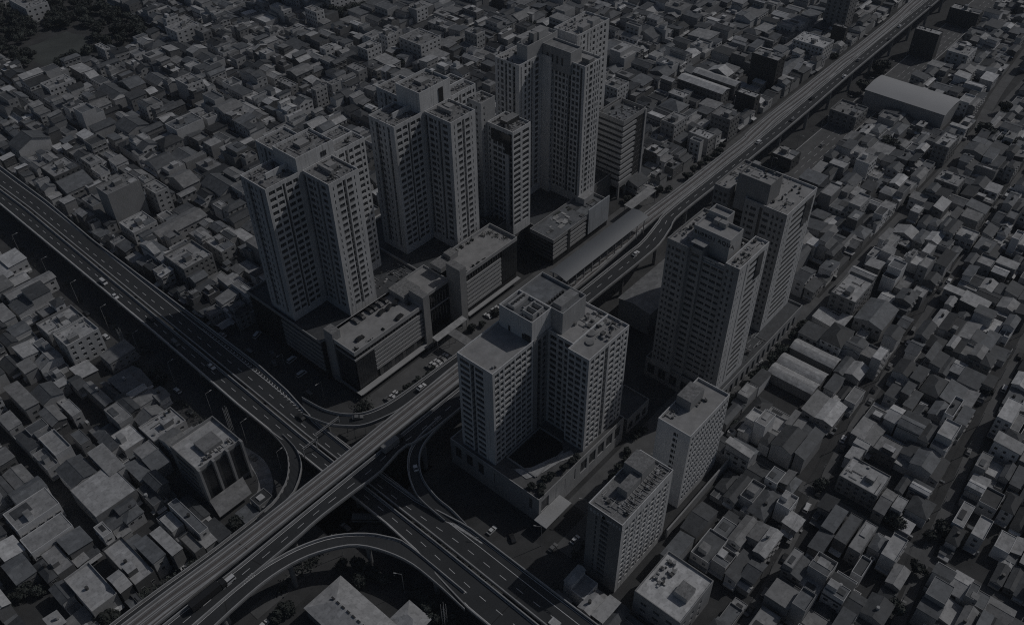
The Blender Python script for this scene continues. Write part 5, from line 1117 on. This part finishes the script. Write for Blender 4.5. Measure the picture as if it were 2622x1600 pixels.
for h in near:
    sz, tn, fm, stn, lm = h.key; k = [i for _, i in grp[h.key]].index(id(h))
    extra = (" and " + h.feat[0]) if h.feat and not (h.feat[0] == "roof room" and fm == "gabled") else ""
    single = len(grp[h.key]) == 1
    for fs_ in ("%(sz)s %(st)s house with %(tn)s %(fm)s roof%(ex)s, %(o)s of its kind from the %(lm)s", "%(sz)s %(st)s house with %(tn)s %(fm)s roof, %(o)s such from the %(lm)s", "%(sz)s %(st)s house, %(tn)s %(fm)s roof, %(o)s from the %(lm)s", "%(sz)s %(st)s %(tn)s %(fm)s roofed house, %(o)s from %(lm)s"):
        lb = fs_ % dict(sz=sz, st=STN[stn], tn=tn, fm=fm, ex=extra, o=ORD[k], lm=lm)
        if single: lb = lb.replace(" %s of its kind from the" % ORD[k], " near the").replace(" %s such from the" % ORD[k], " near the").replace(" %s from " % ORD[k], " near ")
        if len(lb.split()) <= 16: break
    t = thing("house", lb, "house", (h.r[0], h.r[1], 0), "low city houses")
    for nm, mb in h.parts:
        mb.v = [(x - h.r[0], y - h.r[1], z) for x, y, z in mb.v]; mb.build(nm, t)
    for p, side, ww, wh, k in h.wins:
        inst("window", unitwin(k)[0], t, (p[0] - h.r[0], p[1] - h.r[1], p[2]), 0 if side == 'v' else -math.pi / 2, (ww, 1, wh))
big = MB()
for h in rest:
    for nm, mb in h.parts: big.add(mb)
    if h.c[0] + h.c[1] > 900 and h.st < 3: continue
    for p, side, ww, wh, k in h.wins:
        me, q = unitwin(k); o = MB(); o.names = q.names; o.f = q.f; o.m = q.m
        if side == 'v': o.v = [(p[0] + x * ww, p[1] + y, p[2] + z * wh) for x, y, z in q.v]
        else: o.v = [(p[0] + y, p[1] - x * ww, p[2] + z * wh) for x, y, z in q.v]
        big.add(o)
o = big.build("distant_houses", kind="stuff"); o["label"] = "mass of smaller low city houses filling the far blocks"
# small sheds, walls and clutter left in yards and along the lanes
cl = MB()
for h in houses:
    for i in range(HR.choice((0, 1, 1, 2))):
        s = HR.choice((0, 1, 2, 3)); r = h.r; a_ = HR.uniform(.5, 1.6); b_ = HR.uniform(.5, 2.2); x = HR.uniform(r[0], r[2]); y = HR.uniform(r[1], r[3])
        if s == 0: x = r[0] - a_ - .1
        elif s == 1: x = r[2] + .1
        elif s == 2: y = r[1] - b_ - .1
        else: y = r[3] + .1
        q = (x, y, x + a_, y + b_)
        if any(q[0] < k.r[2] and q[2] > k.r[0] and q[1] < k.r[3] and q[3] > k.r[1] for k in ()) : continue
        cl.box(x, y, 0, x + a_, y + b_, HR.uniform(.6, 2.4), HR.choice(("wall2", "wall5", "wall4", "wall1")), HR.choice(("roof1", "roof3", "roof5", "roof6")), bottom=False)
cl.build("yard_clutter", kind="stuff")

# ------------------------------------------------------------------ trees
TM = []
def crown_mesh(seed, leafm):
    R = random.Random(seed); q = MB()
    lobes = [(R.uniform(-.5, .5), R.uniform(-.5, .5), R.uniform(.35, .95), R.uniform(.32, .55)) for _ in range(9)]
    for i in range(620):
        lx, ly, lz, lr = R.choice(lobes); th = R.uniform(0, 2 * math.pi); cz = R.uniform(-.7, 1); sr = math.sqrt(1 - cz * cz); rr = lr * R.uniform(.7, 1.08)
        c = Vector((lx + rr * sr * math.cos(th), ly + rr * sr * math.sin(th), lz + rr * cz * .8)); s = R.uniform(.06, .13)
        a_ = Vector((R.gauss(0, 1), R.gauss(0, 1), R.gauss(0, 1))).normalized(); b_ = a_.cross(Vector((R.gauss(0, 1), R.gauss(0, 1), R.gauss(0, 1)))).normalized()
        q.poly([tuple(c + a_ * s), tuple(c + b_ * s), tuple(c - a_ * s), tuple(c - b_ * s * .8)], leafm)
    for lx, ly, lz, lr in lobes:
        k = 7; rr = lr * .8; rings = []
        for j in range(5):
            t = -1 + 2 * (j + .5) / 5; sr = math.sqrt(1 - t * t) * rr
            rings.append([(lx + sr * math.cos(2 * math.pi * i / k) * R.uniform(.8, 1.1), ly + sr * math.sin(2 * math.pi * i / k) * R.uniform(.8, 1.1), lz + t * rr * .8) for i in range(k)])
        for j in range(4):
            for i in range(k): q.poly([rings[j][i], rings[j][(i + 1) % k], rings[j + 1][(i + 1) % k], rings[j + 1][i]], leafm)
        q.poly(rings[4], leafm)
    return q.mesh("crown")
for s in range(6): TM.append(crown_mesh(s, "leaf" if s % 2 else "leaf_light"))
q = MB(); q.cyl(0, 0, 0, .62, .045, "bark", 7, .025)
for a_ in range(4):
    an = a_ * 1.6; x, y = math.cos(an) * .3, math.sin(an) * .3; q.poly([(0.02, 0, .35), (-.02, 0, .35), (x, y, .75)], "bark"); q.poly([(0, .02, .35), (0, -.02, .35), (x, y, .75)], "bark")
TRUNK = q.mesh("trunk")
TR = random.Random(4)
def tree(u, v, r, lb, z=0, grp="city trees"):
    t = thing("tree", lb, "tree", (u, v, z), grp); t.scale = (r, r, r * TR.uniform(.9, 1.25)); t.rotation_euler = (0, 0, TR.uniform(0, 6.28))
    inst("trunk", TRUNK, t, (0, 0, 0)); inst("crown", TR.choice(TM), t, (0, 0, .18), TR.uniform(0, 6))
SETS = [
 ("round dark far tree, %s counted from the one beside the hospital-like block", 4.5, 0, [(381.7, 443.0), (380.3, 434.5), (373.0, 438.5), (407.9, 532.1), (413.6, 529.7), (420.4, 528.4), (427.7, 527.7), (402.6, 535.0), (385.9, 577.7), (386.3, 585.5), (482.7, 408.7), (500.8, 393.6), (511.2, 405.3)]),
 ("roadside tree beside the viaduct, %s from the wavy entrance canopy", 2.8, 0, [(355.9, 216.7), (345.5, 220.5), (363.6, 211.5), (370, 209), (387.6, 208.3), (394.0, 208.4), (402.5, 208.6), (409.7, 208.6), (416.1, 207.7), (422.1, 207.4), (427.9, 210.3)]),
 ("small street tree in front of the striped parking block, %s from the shelter", 2.0, 0, [(163.7, 208.6), (167.6, 209.1), (171.4, 209.7), (175.4, 210.3), (181.0, 209.0), (184.2, 209.5), (214.6, 214.3), (219.9, 212.8), (229.8, 213.3)]),
 ("bushy street tree below the dark towers' podium, %s counted up the street", 3.2, 0, [(242.2, 92.1), (245.1, 95.3), (252.4, 98.8), (262, 98), (270.3, 98.2), (277.1, 98.4), (285.4, 98.4), (293.4, 98.1), (304.9, 98.8), (312.5, 99.2), (316.3, 98.5)]),
 ("tree lining the path between courtyard podium and hotels, %s counted up the path", 2.2, 0, [(180, 112), (186.9, 113.7), (192.8, 115.4), (198, 115), (201.9, 117.5), (210.7, 119.8), (215.2, 118.4)]),
 ("leafy tree round the southern warehouse, %s counted round from the ramp", 3.0, 0, [(64.2, 165.1), (66.7, 165.8), (69.1, 164.7), (92.3, 164.0), (95.9, 159.8), (96.5, 156.2), (97.1, 153.6), (97.7, 149.0), (92.0, 154.4), (101.9, 134.9), (101.3, 132.0), (100.2, 128.6), (99.4, 123.4), (102.2, 118.2), (99, 114)]),
 ("tree at the western roadside, %s counted from the lower carriageway", 3.4, 0, [(102.0, 295.0), (101.8, 299.3), (79.6, 206.5), (77.3, 206.8), (74.2, 207.0), (57.4, 203.2), (55.8, 202.6), (52.9, 202.5), (50.4, 202.3), (38.5, 205.7), (28.0, 208.1), (25.6, 209.7), (15.5, 236.7), (12.9, 239.4), (10.0, 241.5), (5.1, 237.3)]),
 ("big dark tree by the far street near the vaulted hangar, %s counted up the street", 5.0, 0, [(491.2, 130.9), (491.8, 136.0), (534.8, 87.2), (535.2, 80.9), (540.5, 92.4), (542.7, 98), (579.9, 98.5), (579.1, 180.6), (585.6, 179.0), (547.4, 177.3)]),
 ("garden tree among the low houses of the outer quarter, %s counted up the lane", 3.4, 0, [(202.9, 8.7), (225, 8), (236.4, 50.9), (237.6, 23.6), (238.1, 19.9), (240.9, 10.4), (246, 8), (285.8, 7.0), (325.5, 20.6)]),
 ("courtyard tree on the garden podium, %s from its front corner", 1.9, 13.3, [(155.8, 124.6), (155.5, 129.0), (158, 126), (161.4, 127.7), (163.9, 126.0), (170.1, 125.3), (174.7, 124.9), (177.6, 125.2)]),
]
for lb, r, z, pts in SETS:
    for i, (u, v) in enumerate(pts): tree(u, v, r * TR.uniform(.85, 1.2), lb % ORD[i], z)
pts = []
while len(pts) < 96:
    u = TR.uniform(207, 300); v = TR.uniform(612, 738)
    if 219 < u < 261 and 622 < v < 668: continue
    if u < 219 and v < 630: continue
    if any(math.hypot(u - a_, v - c) < 5.2 for a_, c in pts) or not free((u - 2, v - 2, u + 2, v + 2)): continue
    pts.append((u, v))
pts.sort(key=lambda p: math.hypot(p[0] - 240, p[1] - 645))
for i, (u, v) in enumerate(pts):
    side = "towards the highway" if u < 222 else ("on the tower side" if v < 668 else "behind it"); KS = globals().setdefault("KS", {}); KS[side] = KS.get(side, 0) + 1
    tree(u, v, TR.uniform(4, 6), "dark tree round the lawn, %s out from the grass %s" % (ORD[KS[side] - 1], side))
k = 0
for h in houses:
    if TR.random() < .035 and k < 58:
        x, y, d = project(h.r[0] - 1.5, h.r[1] - 1.2, 4)
        if not (0 < x < 2622 and 0 < y < 1600) : continue
        u, v = h.r[0] - 1.2, h.r[1] - 1.0
        if not free((u - 1, v - 1, u + 1, v + 1)): continue
        lm = min(LMK, key=lambda l: (l[1] - u) ** 2 + (l[2] - v) ** 2)[0]; TREEK = globals().setdefault("TREEK", {}); TREEK[lm] = TREEK.get(lm, 0) + 1
        tree(u, v, TR.uniform(1.6, 2.8), "small yard tree between low roofs, %s around the %s" % (ORD[TREEK[lm] - 1], lm)); k += 1
hd = MB(); R = random.Random(8)
for i in range(2600):
    t = R.random(); u = 42 + 18 * t; v = 199.5 + R.uniform(-1.5, 2.2) + 3 * (1 - t); z = R.uniform(1.5, 8.5) * (0.6 + .4 * R.random()); s = R.uniform(.2, .5)
    a_ = Vector((R.gauss(0, 1), R.gauss(0, 1), R.gauss(0, 1))).normalized() * s; b_ = a_.cross(Vector((R.gauss(0, 1), R.gauss(0, 1), R.gauss(0, 1)))).normalized() * s; c = Vector((u, v, z))
    hd.poly([tuple(c + a_), tuple(c + b_), tuple(c - a_), tuple(c - b_)], "leaf_light")
hd.build("ivy_undergrowth", kind="stuff")

# ------------------------------------------------------------------ vehicles
def car_proto(col, van=False):
    L, W, H = (4.9, 1.9, 1.95) if van else (4.4, 1.8, 1.42); me = {}
    q = MB(); hw = W / 2; hl = L / 2
    prof = [(-hl, .35), (-hl, .85), (-hl + .25, .98), (-.6 * hl, 1.0), (hl * .42, .98), (hl - .2, .82), (hl, .6), (hl, .35)] if not van else [(-hl, .35), (-hl, 1.1), (-hl + .1, 1.15), (hl * .6, 1.15), (hl - .1, .9), (hl, .6), (hl, .35)]
    n = len(prof)
    for i in range(n - 1): (x0, z0), (x1, z1) = prof[i], prof[i + 1]; q.poly([(x0, -hw, z0), (x1, -hw, z1), (x1, hw, z1), (x0, hw, z0)], col)
    for s in (-hw, hw): q.poly([(x, s, z) for x, z in prof], col)
    q.poly([(-hl, -hw, .35), (hl, -hw, .35), (hl, hw, .35), (-hl, hw, .35)], "rubber")
    x0, x1, x2, x3 = (-hl * .88, -hl * .55, hl * .12, hl * .45) if not van else (-hl + .05, -hl + .15, hl * .45, hl * .68)
    zb = .97 if not van else 1.12; k = .16
    q.poly([(x1, -hw + k, H), (x2, -hw + k, H), (x2, hw - k, H), (x1, hw - k, H)], col)
    me['body'] = q.mesh("body"); q = MB()
    q.poly([(x0, -hw + .06, zb), (x1, -hw + k, H - .01), (x1, hw - k, H - .01), (x0, hw - .06, zb)], "glass"); q.poly([(x3, -hw + .06, zb), (x2, -hw + k, H - .01), (x2, hw - k, H - .01), (x3, hw - .06, zb)], "glass")
    for s in (-1, 1): q.poly([(x0, s * (hw - .06), zb), (x3, s * (hw - .06), zb), (x2, s * (hw - k), H - .01), (x1, s * (hw - k), H - .01)], "glass")
    me['windows'] = q.mesh("windows"); q = MB(); q.cyl(0, 0, -.11, .11, .33, "rubber", 12); q.v = [(x, z, y) for x, y, z in q.v]; me['wheel'] = q.mesh("wheel"); me['L'] = (hl * .62, hw - .1)
    return me
PR = {(c, v): car_proto("car_" + c, v) for c in ("white", "grey", "dark") for v in (False, True)}
def car(u, v, z, ang, c, lb, van=False, g=None):
    m = PR[(c, van)]; t = thing("van" if van else "car", lb, "van" if van else "car", (u, v, z), g); t.rotation_euler = (0, 0, math.radians(ang))
    inst("body", m['body'], t, (0, 0, 0)); inst("windows", m['windows'], t, (0, 0, 0))
    for sx in (-1, 1):
        for sy in (-1, 1): inst("wheel", m['wheel'], t, (sx * m['L'][0], sy * m['L'][1], .33))
G1 = "vehicles driving on the elevated roads"
car(118.4 - 1.6, 363.7, 10, -90, "white", "white van on the lower highway, furthest up the sunlit stretch", True, G1)
car(114.8, 349.9, 10, -90, "white", "small white car following a white van on the sunlit highway", False, G1)
car(117, 323, 10, -90, "dark", "dark car on the lower highway just above the long tower shadow", False, G1)
car(115.2, 300.4, 10, -90, "grey", "grey pickup-like van entering the tower shadow on the lower highway", True, G1)
car(117.0, 276, 10, -90, "white", "white car inside the tower shadow on the lower highway", False, G1)
car(123.6, 224, 10, 90, "dark", "black car on the highway carriageway beside the ramp chevrons", False, G1)
car(136.5, 203.2, 14.1, -40, "grey", "grey car rounding the curved ramp by the frame shelter", False, G1)
car(163.0, 193.6, 17.0, 0, "white", "white car near the top of the curved ramp by the parked rows", False, G1)
car(134.2, 168.3, 13.75, 62, "white", "white car alone on the narrow ramp beside the courtyard tower", False, G1)
car(291.1, 177.6, 18, 0, "white", "white car on the upper deck below the station canopy end", False, G1)
car(82.3, 193.6, 13.8, 12, "dark", "black car on the roadway left of the rail tracks, near the corner office", False, G1)
car(58.1, 178.2, 18, 180, "white", "white topped van on the upper deck by the chevron strip", True, G1)
def boxtruck(lb, u, v, z, ang, L, cab=True, m="wall4", cat="truck", name="truck", h=3.6):
    t = thing(name, lb, cat, (u, v, z), None); t.rotation_euler = (0, 0, math.radians(ang))
    q = MB(); q.box(-L / 2, -1.2, .9, L / 2, 1.2, h, m); q.box(-L / 2, -1.1, .6, L / 2, 1.1, .9, "rubber"); q.build("cargo_box" if cab else "body", t)
    if cab:
        q = MB(); q.box(L / 2 + .3, -1.15, .5, L / 2 + 2.2, 1.15, 2.7, "car_dark"); q.build("cab", t); q = MB(); q.box(L / 2 + 2.2, -1.0, 1.5, L / 2 + 2.24, 1.0, 2.5, "glass"); q.build("windscreen", t)
    else:
        q = MB(); q.box(-L / 2 + .3, -1.23, 1.7, L / 2 - .3, -1.2, 2.6, "glass"); q.box(-L / 2 + .3, 1.2, 1.7, L / 2 - .3, 1.23, 2.6, "glass"); q.box(L / 2, -1.05, 1.4, L / 2 + .03, 1.05, 2.8, "glass"); q.build("windows", t)
    for x in (-L / 2 + 1.2, -L / 2 + 2.4, L / 2 - 1.2 if not cab else L / 2 + 1.2):
        for y in (-1.0, 1.0): inst("wheel", PR[("dark", False)]['wheel'], t, (x, y, .4), 0, (1.3, 1.3, 1.3))
boxtruck("long grey box truck with dark cab crossing the junction on the upper deck", 132.5, 179.3, 18, 0, 7.4)
boxtruck("long low dark truck parked-like on the upper deck near the bottom edge", 49.5, 178.4, 18, 0, 11, True, "car_dark")
boxtruck("long grey bus standing on the ground under the junction", 111.8, 172.5, 0.01, -50, 11, False, "wall4", "bus", "bus", 3.1)
G2 = "cars parked on the parking block roof"
for i, (u, v, c, a_) in enumerate(((167.2, 237.4, "grey", 90), (170.7, 237.6, "dark", 90), (175.4, 237.8, "dark", 90), (178.0, 237.8, "dark", 90), (181.3, 237.6, "grey", 90), (184.3, 237.6, "dark", 90), (187.0, 233.2, "dark", 30), (178.2, 233.0, "dark", 10), (182.6, 233.0, "dark", 20), (181.2, 224.9, "dark", 10), (161, 227.6, "dark", 0))):
    car(u, v, 24.75, a_, c, "%s car on the parking roof, %s from the front stair pillar" % ({"grey": "silver", "dark": "black"}[c], ORD[i]), False, G2)
G3 = "cars parked by the street along the parking block"
for i, (u, v) in enumerate(((158.9, 211.5), (161.4, 211.0), (163.9, 211.5), (184.2, 212.0), (186.7, 211.9), (189.2, 211.7), (191.8, 211.5), (194.3, 211.4), (226.4, 215.4), (228.9, 215.4), (231.4, 215.3), (233.9, 215.2), (236.4, 215.3))):
    car(u, v, 0.02, 90, "white" if i % 3 else "grey", "%s car parked before the striped parking block, %s along the bays" % ("white" if i % 3 else "silver", ORD[i]), False, G3)
G4 = "vehicles in the shaded yard beside the first high-rise"
for i, (u, v, a_, van) in enumerate(((147.2, 287.5, 20, True), (144.2, 272.2, 80, False), (147.4, 262.3, 5, True), (141.0, 266.7, 70, False), (144.6, 252.0, 0, True), (139, 240, 90, True), (137, 300, 90, False), (138, 281, 90, True))):
    car(u, v, 0.02, a_, "grey" if i % 2 else "white", "%s %s in the yard under the first high-rise, %s from the far end" % ("grey" if i % 2 else "white", "van" if van else "car", ORD[i]), van, G4)
G5 = "cars on the ground roads under the junction"
for i, (u, v, a_) in enumerate(((104.4, 176.3, 90), (139.0, 133.9, 0), (141.4, 126.0, 60), (148, 112, 0), (156, 108, 0), (170, 107, 0), (183, 108, 0), (101, 255, 90), (99.5, 270, 90), (102, 230, 90), (60, 167.5, 5), (236, 104.6, 0), (258, 97, 0), (282, 103, 0), (330, 168, 0), (352, 169, 0), (395, 165, 0), (430, 170, 0), (470, 166, 0), (255, 209, 0), (268, 206, 0), (300, 205, 0), (103, 285, 90), (100.5, 300, 90), (103.5, 318, 90), (101, 340, 90), (103.5, 362, 90), (101, 381, 90), (103.2, 402, 90), (101, 430, 90), (118, 186, 0), (124, 168, 90), (186, 105.5, 0), (206, 109, 0), (214, 105, 0), (225, 107, 0), (131, 120, 40), (110, 95, 90))):
    car(u, v, 0.02, a_, ("grey", "white", "dark")[i % 3], "%s car on the ground roads, %s in order outwards from the junction" % (("grey", "white", "black")[i % 3], ORD[i]), False, G5)
for i in range(9): car(420 + i * 34 + 7 * math.sin(i * 3), 176.5 if False else (181.2 if i % 2 else 184.2) + i * .35, 18, 0, ("white", "grey", "dark")[i % 3], "%s car far along the upper highway, %s past the black tower" % (("white", "grey", "black")[i % 3], ORD[i]), False, G1)
# ------------------------------------------------------------------ street lamps, pylons, billboard
def lamp(u, v, z, ang, lb, h=10):
    t = thing("street_lamp", lb, "street lamp", (u, v, z), "street lamps"); t.rotation_euler = (0, 0, math.radians(ang))
    q = MB(); q.cyl(0, 0, 0, h, .12, "wall5", 8, .07); q.build("pole", t); q = MB(); q.box(0, -.05, h - .1, 2.2, .05, h, "wall5"); q.build("arm", t); q = MB(); q.box(1.9, -.16, h - .08, 2.9, .16, h + .08, "wall6"); q.build("lamp_head", t)
k = 0
for v in (215, 238, 262, 290, 318, 345, 372, 400, 430): lamp(105, v, 0, 0, "tall street lamp beside the lower highway, %s up from the corner office" % ORD[k], 13); k += 1
k = 0
for v in (232, 258, 290, 325, 360, 395): lamp(141, v, 0, 180, "street lamp on the tower side ground road, %s up from the shelter" % ORD[k], 12); k += 1
k = 0
for u, v in ((146, 116), (166, 111), (182, 106), (100, 140), (96, 168), (128, 130)): lamp(u, v, 0, 120, "street lamp near the junction's lower side, %s from the courtyard podium" % ORD[k], 12); k += 1
k = 0
for u in range(330, 640, 32): lamp(u, 176.3, 0, -90, "slim street lamp beside the viaduct, %s beyond the dark towers" % ORD[k], 9); k += 1
def mast(u, v, h, lb):
    t = thing("lattice_mast", lb, "mast", (u, v, 0)); q = MB()
    for x, y in ((-.6, -.6), (.6, -.6), (.6, .6), (-.6, .6)): q.box(x - .06, y - .06, 0, x + .06, y + .06, h, "wall6")
    q.build("leg_frame", t); q = MB(); z = 0
    while z < h - 1.5:
        q.poly([(-.6, -.6, z), (.6, -.6, z + 1.4), (.6, -.6, z + 1.6), (-.6, -.6, z + .2)], "wall6"); q.poly([(-.6, .6, z), (-.6, -.6, z + 1.4), (-.6, -.6, z + 1.6), (-.6, .6, z + .2)], "wall6"); z += 1.5
    q.build("lattice", t)
mast(101.5, 322, 16, "pale lattice mast by the lower highway near the white block of square windows"); mast(104, 246, 17, "pale lattice mast between the corner office and the lower highway"); mast(100, 120, 15, "pale lattice mast below the southern ramp beside trees")

G6 = "cars parked along the outer quarter streets"; R = random.Random(77)
for si, (pts, hw) in enumerate(STREETS[:2]):
    P = resample([(u, v, 0) for u, v in pts], 90); k = 0
    for i in range(4, 60):
        if R.random() < .42 and P[i].x < 560:
            d = (P[i + 1] - P[i]).normalized(); s_ = R.choice((-1, 1)); c = P[i] + Vector((-d.y, d.x, 0)) * s_ * (hw - .9)
            col_ = R.choice(("white", "grey", "dark")); car(c.x, c.y, 0.04, math.degrees(math.atan2(d.y, d.x)), col_, "%s car parked on the %s outer street, %s up from the low end" % ({"white": "white", "grey": "silver", "dark": "black"}[col_], ("inner", "farther")[si], ORD[k]), R.random() < .25, G6); k += 1
def pole(u, v, lb, h=8.5):
    t = thing("utility_pole", lb, "utility pole", (u, v, 0), "utility poles along the lanes"); q = MB(); q.cyl(0, 0, 0, h, .14, "wall4", 6, .1); q.build("post", t); q = MB(); q.box(-.9, -.06, h - .9, .9, .06, h - .75, "wall3"); q.box(-.6, -.06, h - 1.7, .6, .06, h - 1.55, "wall3"); q.build("cross_arm", t)
for si, (pts, hw) in enumerate(STREETS[:2]):
    P = resample([(u, v, 0) for u, v in pts], 46)
    for k, i in enumerate(range(3, 31)): pole(P[i].x, P[i].y + hw - .2, "concrete utility pole on the %s outer street, %s up from the low end" % (("inner", "farther")[si], ORD[k]))
w = MB()
for si, (pts, hw) in enumerate(STREETS[:2]):
    P = resample([(u, v, 0) for u, v in pts], 46)
    for i in range(3, 30):
        for off, z in ((-.6, 6.9), (.6, 6.9), (-.85, 7.7), (.85, 7.7)):
            a_, c = P[i], P[i + 1]; m_ = (a_ + c) / 2; y = hw - .2
            for (p, pz), (q2, qz) in (((a_, z), (m_, z - .5)), ((m_, z - .5), (c, z))): w.poly([(p.x + off, p.y + y, pz), (q2.x + off, q2.y + y, qz), (q2.x + off, q2.y + y, qz + .07), (p.x + off, p.y + y, pz + .07)], "dark_metal")
w.build("overhead_wires", kind="stuff")
def gantry(u0, u1, v, z, lb):
    t = thing("sign_gantry", lb, "sign gantry", (u0, v, z)); L_ = u1 - u0; q = MB(); q.box(0, -.15, 0, .3, .15, 6.2, "wall5"); q.box(L_ - .3, -.15, 0, L_, .15, 6.2, "wall5"); q.build("post", t)
    q = MB(); q.box(0, -.12, 6.2, L_, .12, 6.45, "wall5"); q.box(0, -.12, 5.3, L_, .12, 5.5, "wall5")
    n = int(L_ / 1.2)
    for i in range(n): q.box(i * L_ / n, -.08, 5.5, i * L_ / n + .12, .08, 6.2, "wall5")
    q.build("truss", t)
gantry(119.2, 131, 208, 10, "lattice gantry spanning the lower highway just above the junction")
gantry(111.2, 117.6, 206, 10, "small lattice gantry over the open side carriageway near the ramp gore")
